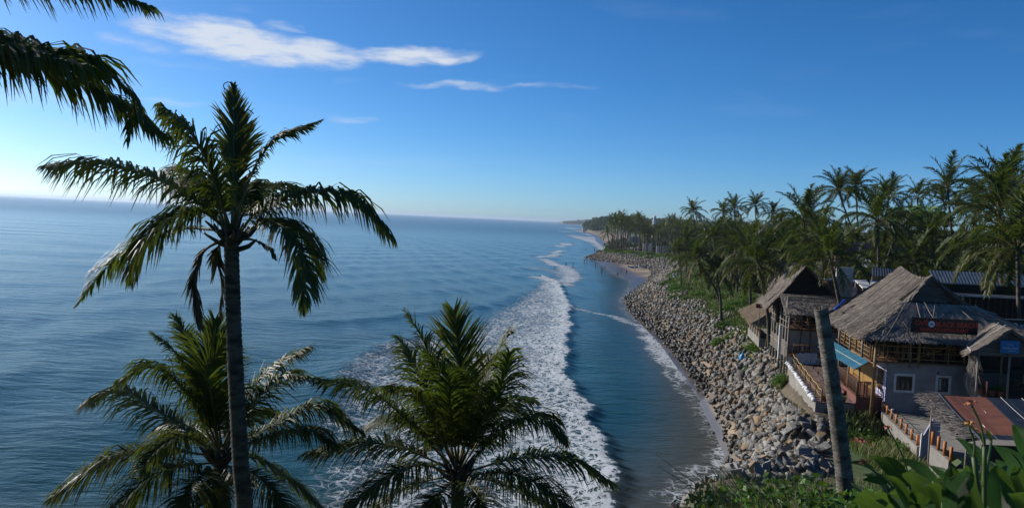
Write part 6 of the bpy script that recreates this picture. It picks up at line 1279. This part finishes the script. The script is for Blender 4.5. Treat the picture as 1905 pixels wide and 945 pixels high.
# ------------------------------------------------------------------ far woods
def wood(name, label, spots, s0, s1, mat):
    V, A = [], []; n = 46; spots = np.array(spots); spots[:, 2] += height(spots[:, :2])[0]
    for (x, y, zt_) in spots:
        c = nr.normal(0, 1, (n, 3)); c /= np.linalg.norm(c, axis=1)[:, None]; c *= nr.uniform(.4, 1, (n, 1)); s = nr.uniform(s0, s1); p = c * np.array([s, s, s * .85]) + np.array([x, y, zt_]); d = nr.normal(0, 1, (n, 3)); d[:, 2] *= .7; d /= np.linalg.norm(d, axis=1)[:, None]; e = np.cross(d, nr.normal(0, 1, (n, 3))); e /= np.linalg.norm(e, axis=1)[:, None]; l = s * .42
        V.append(np.stack([p - d * l, p + e * l * .35, p + d * l, p - e * l * .35], 1).reshape(-1, 3))
    V = np.concatenate(V); o = link(name, fast_mesh(name, V, np.arange(len(V)).reshape(-1, 4), M[mat], attrs={'tip': np.zeros(len(V))})); return tag(o, label, None, None, 'stuff')
sp_ = []
for k in range(900):
    y = rng.uniform(1330, 1750); x = float(np.interp(y, [p[0] for p in SHORE], [p[1] for p in SHORE])) + 14 + rng.random() ** 1.4 * 330; sp_ += [(x, y, rng.uniform(1, 6)), (x + rng.uniform(-2, 2), y, rng.uniform(5, 12))]
su = []
for k in range(160):
    px_ = rng.uniform(1135, 1290); y = rng.uniform(470, 680); x = (px_ - 952) / FPX * y; su.append((x, y, rng.uniform(.5, 2.5)))
wood('far_undergrowth', 'dark undergrowth below the far grove palms', su, 2.6, 4.6, 'leaf_dark')
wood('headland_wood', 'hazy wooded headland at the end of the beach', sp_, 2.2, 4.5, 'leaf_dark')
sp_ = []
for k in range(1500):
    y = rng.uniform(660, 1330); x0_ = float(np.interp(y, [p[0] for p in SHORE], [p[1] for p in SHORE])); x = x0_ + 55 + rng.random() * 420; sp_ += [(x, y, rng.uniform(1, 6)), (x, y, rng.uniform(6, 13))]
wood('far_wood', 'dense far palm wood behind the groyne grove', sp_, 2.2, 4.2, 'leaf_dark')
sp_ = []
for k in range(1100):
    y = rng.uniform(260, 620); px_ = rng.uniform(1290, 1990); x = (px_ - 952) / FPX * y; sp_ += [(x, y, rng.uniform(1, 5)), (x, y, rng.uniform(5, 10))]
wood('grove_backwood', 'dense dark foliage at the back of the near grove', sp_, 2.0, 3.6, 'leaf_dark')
sp_ = []
for k in range(600): y = rng.uniform(5000, 5900); x = float(np.interp(y, [p[0] for p in SHORE], [p[1] for p in SHORE])) + rng.uniform(20, 700); sp_.append((x, y, rng.uniform(2, 9)))
wood('distant_wood', 'faint blue wooded coast on the horizon', sp_, 9, 18, 'leaf_dark')

# ------------------------------------------------------------------ small things on the bank and beach
p = Zp(1382, 640, 5.0); g0 = H(p.x, p.y); t = thing('blue_sack', 'bright blue plastic sack standing on top of the boulders', 'sack', (p.x, p.y, g0)); MB().tube([(p.x, p.y, g0 + .1), (p.x - .02, p.y, g0 + .35), (p.x, p.y, g0 + .75), (p.x + .03, p.y, g0 + 1.0), (p.x + .02, p.y, g0 + 1.12)], [.22, .30, .28, .16, .07], 10).build('bag', M['bluesack'], t, smooth=True); MB().tube([(p.x + .03, p.y, g0 + 1.11), (p.x + .10, p.y, g0 + 1.24)], [.06, .10], 7).build('tied_neck', M['bluesack'], t)
p = Zp(1258, 520, 4.6); g0 = H(p.x, p.y); t = thing('pipe_goalpost', 'white pipe frame with a blue drum on the green bank', 'goalpost', (p.x, p.y, g0)); MB().bar((p.x - .8, p.y, g0), (p.x - .8, p.y, g0 + 1.3), .09).build('upright', M['white'], t); MB().bar((p.x + .9, p.y + .2, g0), (p.x + .9, p.y + .2, g0 + 1.3), .09).build('upright', M['white'], t); MB().bar((p.x - .85, p.y, g0 + 1.3), (p.x + .95, p.y + .2, g0 + 1.3), .09).build('crossbar', M['white'], t)
t = thing('blue_drum', 'small blue drum under the white pipe frame', 'drum', (p.x - .5, p.y - .3, g0)); MB().tube([(p.x - .5, p.y - .3, g0), (p.x - .5, p.y - .3, g0 + .28), (p.x - .5, p.y - .3, g0 + .56)], [.26, .29, .26], 10).build('barrel', M['bluesack'], t, smooth=True); MB().tube([(p.x - .5, p.y - .3, g0 + .56), (p.x - .5, p.y - .3, g0 + .6)], [.27, .27], 10).build('lid', M['bluetarp'], t)
for px_, py, z, lb in ((1284, 598, 3.2, 'thin wooden stake stuck in the boulders below the creepers'), (1214, 535, 2.5, 'wooden stake in the boulders near the beach'), (1261, 606, 2.2, 'short stake low on the boulder slope')):
    p = Zp(px_, py, z); t = thing('wooden_stake', lb, 'stake', (p.x, p.y, H(p.x, p.y))); MB().tube([(p.x, p.y, H(p.x, p.y) - .2), (p.x + .05, p.y, H(p.x, p.y) + 1.7)], [.07, .05], 6).build('pole', M['pole_grey'], t); MB().tube([(p.x + .05, p.y, H(p.x, p.y) + 1.7), (p.x + .05, p.y, H(p.x, p.y) + 1.75)], [.06, .03], 6).build('tip', M['rope'], t)
# leaning bamboo pole and planks on the bank by the bamboo cafe
p = Zp(1420, 650, 5.0); t = thing('leaning_pole', 'yellow bamboo pole leaning beside the bamboo cafe stilts', 'pole', (p.x, p.y, H(p.x, p.y))); MB().tube([(p.x, p.y, H(p.x, p.y)), (p.x + .4, p.y + .2, H(p.x, p.y) + 2.6)], [.05, .04], 6).build('cane', M['bamboo'], t); MB().tube([(p.x + .4, p.y + .2, H(p.x, p.y) + 2.6), (p.x + .42, p.y + .21, H(p.x, p.y) + 2.7)], [.045, .045], 6).build('cap', M['pole_grey'], t)
# heap of broken bricks
bk = MB().box((0, 0, 0), (.22, .11, .075)).mesh('brick', M['brick']); bc0 = Zp(1606, 800, 6.1); bp = thing('brick_heap', 'heap of broken red bricks right of the bare trunk', 'brick pile', (bc0.x, bc0.y, H(bc0.x, bc0.y)))
for k in range(150):
    a = rng.gauss(0, .42), rng.gauss(0, .75); z0 = H(bc0.x + a[0], bc0.y + a[1]); o = link('brick', bk, bp); o.location = Vector((bc0.x + a[0], bc0.y + a[1], z0 + .05 + max(0, .75 - .5 * math.hypot(a[0] / .8, a[1] / 1.3)) * rng.random())) - ORG[bp]; o.rotation_euler = rot(); o.scale = (rng.uniform(.6, 1.1), 1, 1)
# two boats drawn up on the sand
def boat(px_, py, Lb, hull, lb, rz):
    p = Zp(px_, py, 1.1); g0 = H(p.x, p.y); t = thing('beached_boat', lb, 'boat', (p.x, p.y, g0)); t.rotation_euler = (0, 0, rz); ORG[t] = Vector((0, 0, 0)); G_ = []
    for i in range(11):
        u = i / 10 * 2 - 1; w_ = .62 * max(.03, (1 - abs(u) ** 2.6)); G_.append([Vector((u * Lb / 2, w_ * math.sin(a), .62 - .55 * math.cos(a) * (1 - .35 * abs(u) ** 3) + .35 * abs(u) ** 3)) for a in np.linspace(-1.45, 1.45, 9)])
    gridslab(G_, .04).build('hull', M[hull], t, smooth=True)
    for u in (-.4, 0, .4): MB().box((u * Lb / 2, 0, .52), (.22, 1.0, .04)).build('thwart', M['brownwood'], t)
    for s in (0, 8): MB().tube([r[s] + Vector((0, 0, .03)) for r in G_], .04, 5).build('gunwale', M['bluetarp' if hull == 'white' else 'white'], t)
boat(1178, 498, 4.6, 'bluesack', 'small blue boat drawn up on the grey sand', .2); boat(1200, 500, 5.2, 'white', 'white boat drawn up on the grey sand next to the blue one', -.15)

# ------------------------------------------------------------------ people
def skin_mesh(joints, edges, name, mat, sub=1):
    me = bpy.data.meshes.new(name); me.from_pydata([j[0] for j in joints], edges, []); o = bpy.data.objects.new('tmp', me); COL.objects.link(o); sk = o.modifiers.new('s', 'SKIN'); o.modifiers.new('d', 'SUBSURF').levels = sub
    for v, j in zip(me.skin_vertices[0].data, joints): v.radius = (j[1], j[1] * j[2] if len(j) > 2 else j[1])
    me.skin_vertices[0].data[0].use_root = True; dg_ = bpy.context.evaluated_depsgraph_get(); r = bpy.data.meshes.new_from_object(o.evaluated_get(dg_)); bpy.data.objects.remove(o); r.materials.clear(); r.materials.append(M[mat]); r.name = name
    r.polygons.foreach_set('use_smooth', [True] * len(r.polygons)); return r
def person_parts(step, arm):
    J = [((0, 0, .95), .13, .8), ((0, 0, 1.15), .125, .8), ((0, 0, 1.38), .15, .75), ((0, 0, 1.50), .055), ((0, .01, 1.60), .085, 1.1), ((0, .01, 1.70), .075, 1.1),
         ((-.10, 0, .88), .085), ((-.11, .02 + step * .5, .50), .062), ((-.11, step, .09), .042), ((-.11, step - .16, .04), .04), ((.10, 0, .88), .085), ((.11, .02 - step * .5, .50), .062), ((.11, -step, .09), .042), ((.11, -step - .16, .04), .04),
         ((-.20, 0, 1.40), .055), ((-.26, -.03, 1.12), .042), ((-.27, -.12 - arm, .90 + arm), .032), ((-.27, -.16 - arm, .82 + arm), .035), ((.20, 0, 1.40), .055), ((.26, .0, 1.12), .042), ((.27, -.08, .88), .032), ((.27, -.10, .80), .035)]
    E = [(0, 1), (1, 2), (2, 3), (3, 4), (4, 5), (0, 6), (6, 7), (7, 8), (8, 9), (0, 10), (10, 11), (11, 12), (12, 13), (2, 14), (14, 15), (15, 16), (16, 17), (2, 18), (18, 19), (19, 20), (20, 21)]
    body = skin_mesh(J, E, 'body', 'skin'); sh = [(J[0][0], .14, .85), (J[1][0], .142, .82), (J[2][0], .165, .78), (J[14][0], .072), ((-.235, -.015, 1.24), .06), (J[18][0], .072), ((.235, 0, 1.24), .06)]
    shirt = skin_mesh(sh, [(0, 1), (1, 2), (2, 3), (3, 4), (2, 5), (5, 6)], 'shirt', 'cloth_red')
    st = [((0, 0, .98), .15, .85), ((-.10, 0, .86), .105), ((-.11, .02 + step * .45, .55), .085), ((.10, 0, .86), .105), ((.11, .02 - step * .45, .55), .085)]; shorts = skin_mesh(st, [(0, 1), (1, 2), (0, 3), (3, 4)], 'shorts', 'cloth_dark')
    hair = MB().ball((0, .025, 1.70), (.10, .11, .105), 10, 7).mesh('hair', M['hair'], True); return body, shirt, shorts, hair
POSE = [person_parts(0.03, 0), person_parts(.22, .05), person_parts(.1, .35)]
def tint(me, mat):
    r = me.copy(); r.materials.clear(); r.materials.append(M[mat]); return r
TINT = {}
def person(loc, rz, pose, top, bot, label, s=1.0):
    t = thing('person', label, 'person', loc); t.rotation_euler = (0, 0, rz); t.scale = (s, s, s); b, sh, st, hr = POSE[pose]
    bo = link('body', b, t)
    for nm, me, mt_ in (('shirt', sh, top), ('shorts', st, bot), ('hair', hr, None)):
        if mt_ == 'skin': continue
        key = (nm, pose, mt_); 
        if key not in TINT: TINT[key] = me if mt_ is None else tint(me, mt_)
        link(nm, TINT[key], bo)
PPL = [(1165, 511, 1, 'cloth_pink', 'cloth_pink', 'person in pink walking on the sand'), (1155, 509, 1, 'cloth_dark', 'cloth_tan', 'person in a dark top walking on the sand left of the one in pink'), (1149, 514, 0, 'cloth_tan', 'cloth_dark', 'person in tan standing at the wet sand edge'), (1181, 503, 0, 'cloth_green', 'cloth_white', 'person in yellow-green standing near the boats'),
       (1120, 505, 0, 'skin', 'cloth_dark', 'left one of two bathers close together in the shallows'), (1125, 502, 2, 'cloth_dark', 'cloth_dark', 'bather with dark clothes right of the close pair in the shallows'), (1118.5, 501, 2, 'skin', 'cloth_blue', 'bather just behind the close pair in the shallows'), (1107.5, 493, 0, 'cloth_red', 'cloth_dark', 'bather in red below the groyne tip'), (1092, 490, 0, 'cloth_dark', 'cloth_dark', 'bather in dark clothes beside the groyne tip'), (1087, 487, 2, 'skin', 'cloth_dark', 'bather bent low beside the groyne tip'), (1066, 494, 0, 'cloth_dark', 'cloth_dark', 'right one of two waders far out in the water'), (1053, 494, 0, 'skin', 'cloth_blue', 'left one of two waders far out in the water'), (1031, 502, 0, 'cloth_dark', 'cloth_dark', 'lone dark wader amid the foam patch'),
       (1106, 466, 0, 'cloth_dark', 'cloth_dark', 'wader beyond the groyne'), (1121.5, 466, 1, 'cloth_blue', 'cloth_dark', 'left one of two people at the water behind the groyne'), (1124.5, 465, 0, 'cloth_dark', 'cloth_dark', 'right one of two people at the water behind the groyne'), (1090, 463.5, 2, 'skin', 'cloth_dark', 'far swimmer behind the groyne'), (1065, 452, 2, 'skin', 'cloth_dark', 'tiny swimmer far off the next beach')]
for k, (px_, py, po, a, b, lb) in enumerate(PPL):
    p = Zp(px_, py, .1); g0 = H(p.x, p.y)
    if g0 > .15: p = Zp(px_, py, g0); g0 = H(p.x, p.y)
    person((p.x, p.y, max(g0, -.5)), (k * 1.7) % 6.28, po, a, b, lb)
p = W(1912, 735, 43.3); person((p.x, 43.3, SF), 2.6, 0, 'cloth_red', 'cloth_blue', 'person in a red top at the right edge inside the small eatery', 1.0)

# ------------------------------------------------------------------ haze
x0, x1, y0, y1_, z0, z1 = -26000, 26000, -200, 26300, -5, 45
hzb = MB().box(((x0 + x1) / 2, (y0 + y1_) / 2, (z0 + z1) / 2), (x1 - x0, y1_ - y0, z1 - z0)); hm = bpy.data.materials.new('haze_air'); hm.use_nodes = True; hn_ = hm.node_tree; hn_.nodes.clear()
ho = hn_.nodes.new('ShaderNodeOutputMaterial'); pv = hn_.nodes.new('ShaderNodeVolumePrincipled'); pv.inputs['Color'].default_value = (.62, .75, .90, 1); pv.inputs['Density'].default_value = HAZE; pv.inputs['Anisotropy'].default_value = .35; hn_.links.new(pv.outputs[0], ho.inputs['Volume'])
o = hzb.build('haze', hm, None); tag(o, 'pale sea haze filling the air', None, None, 'stuff')
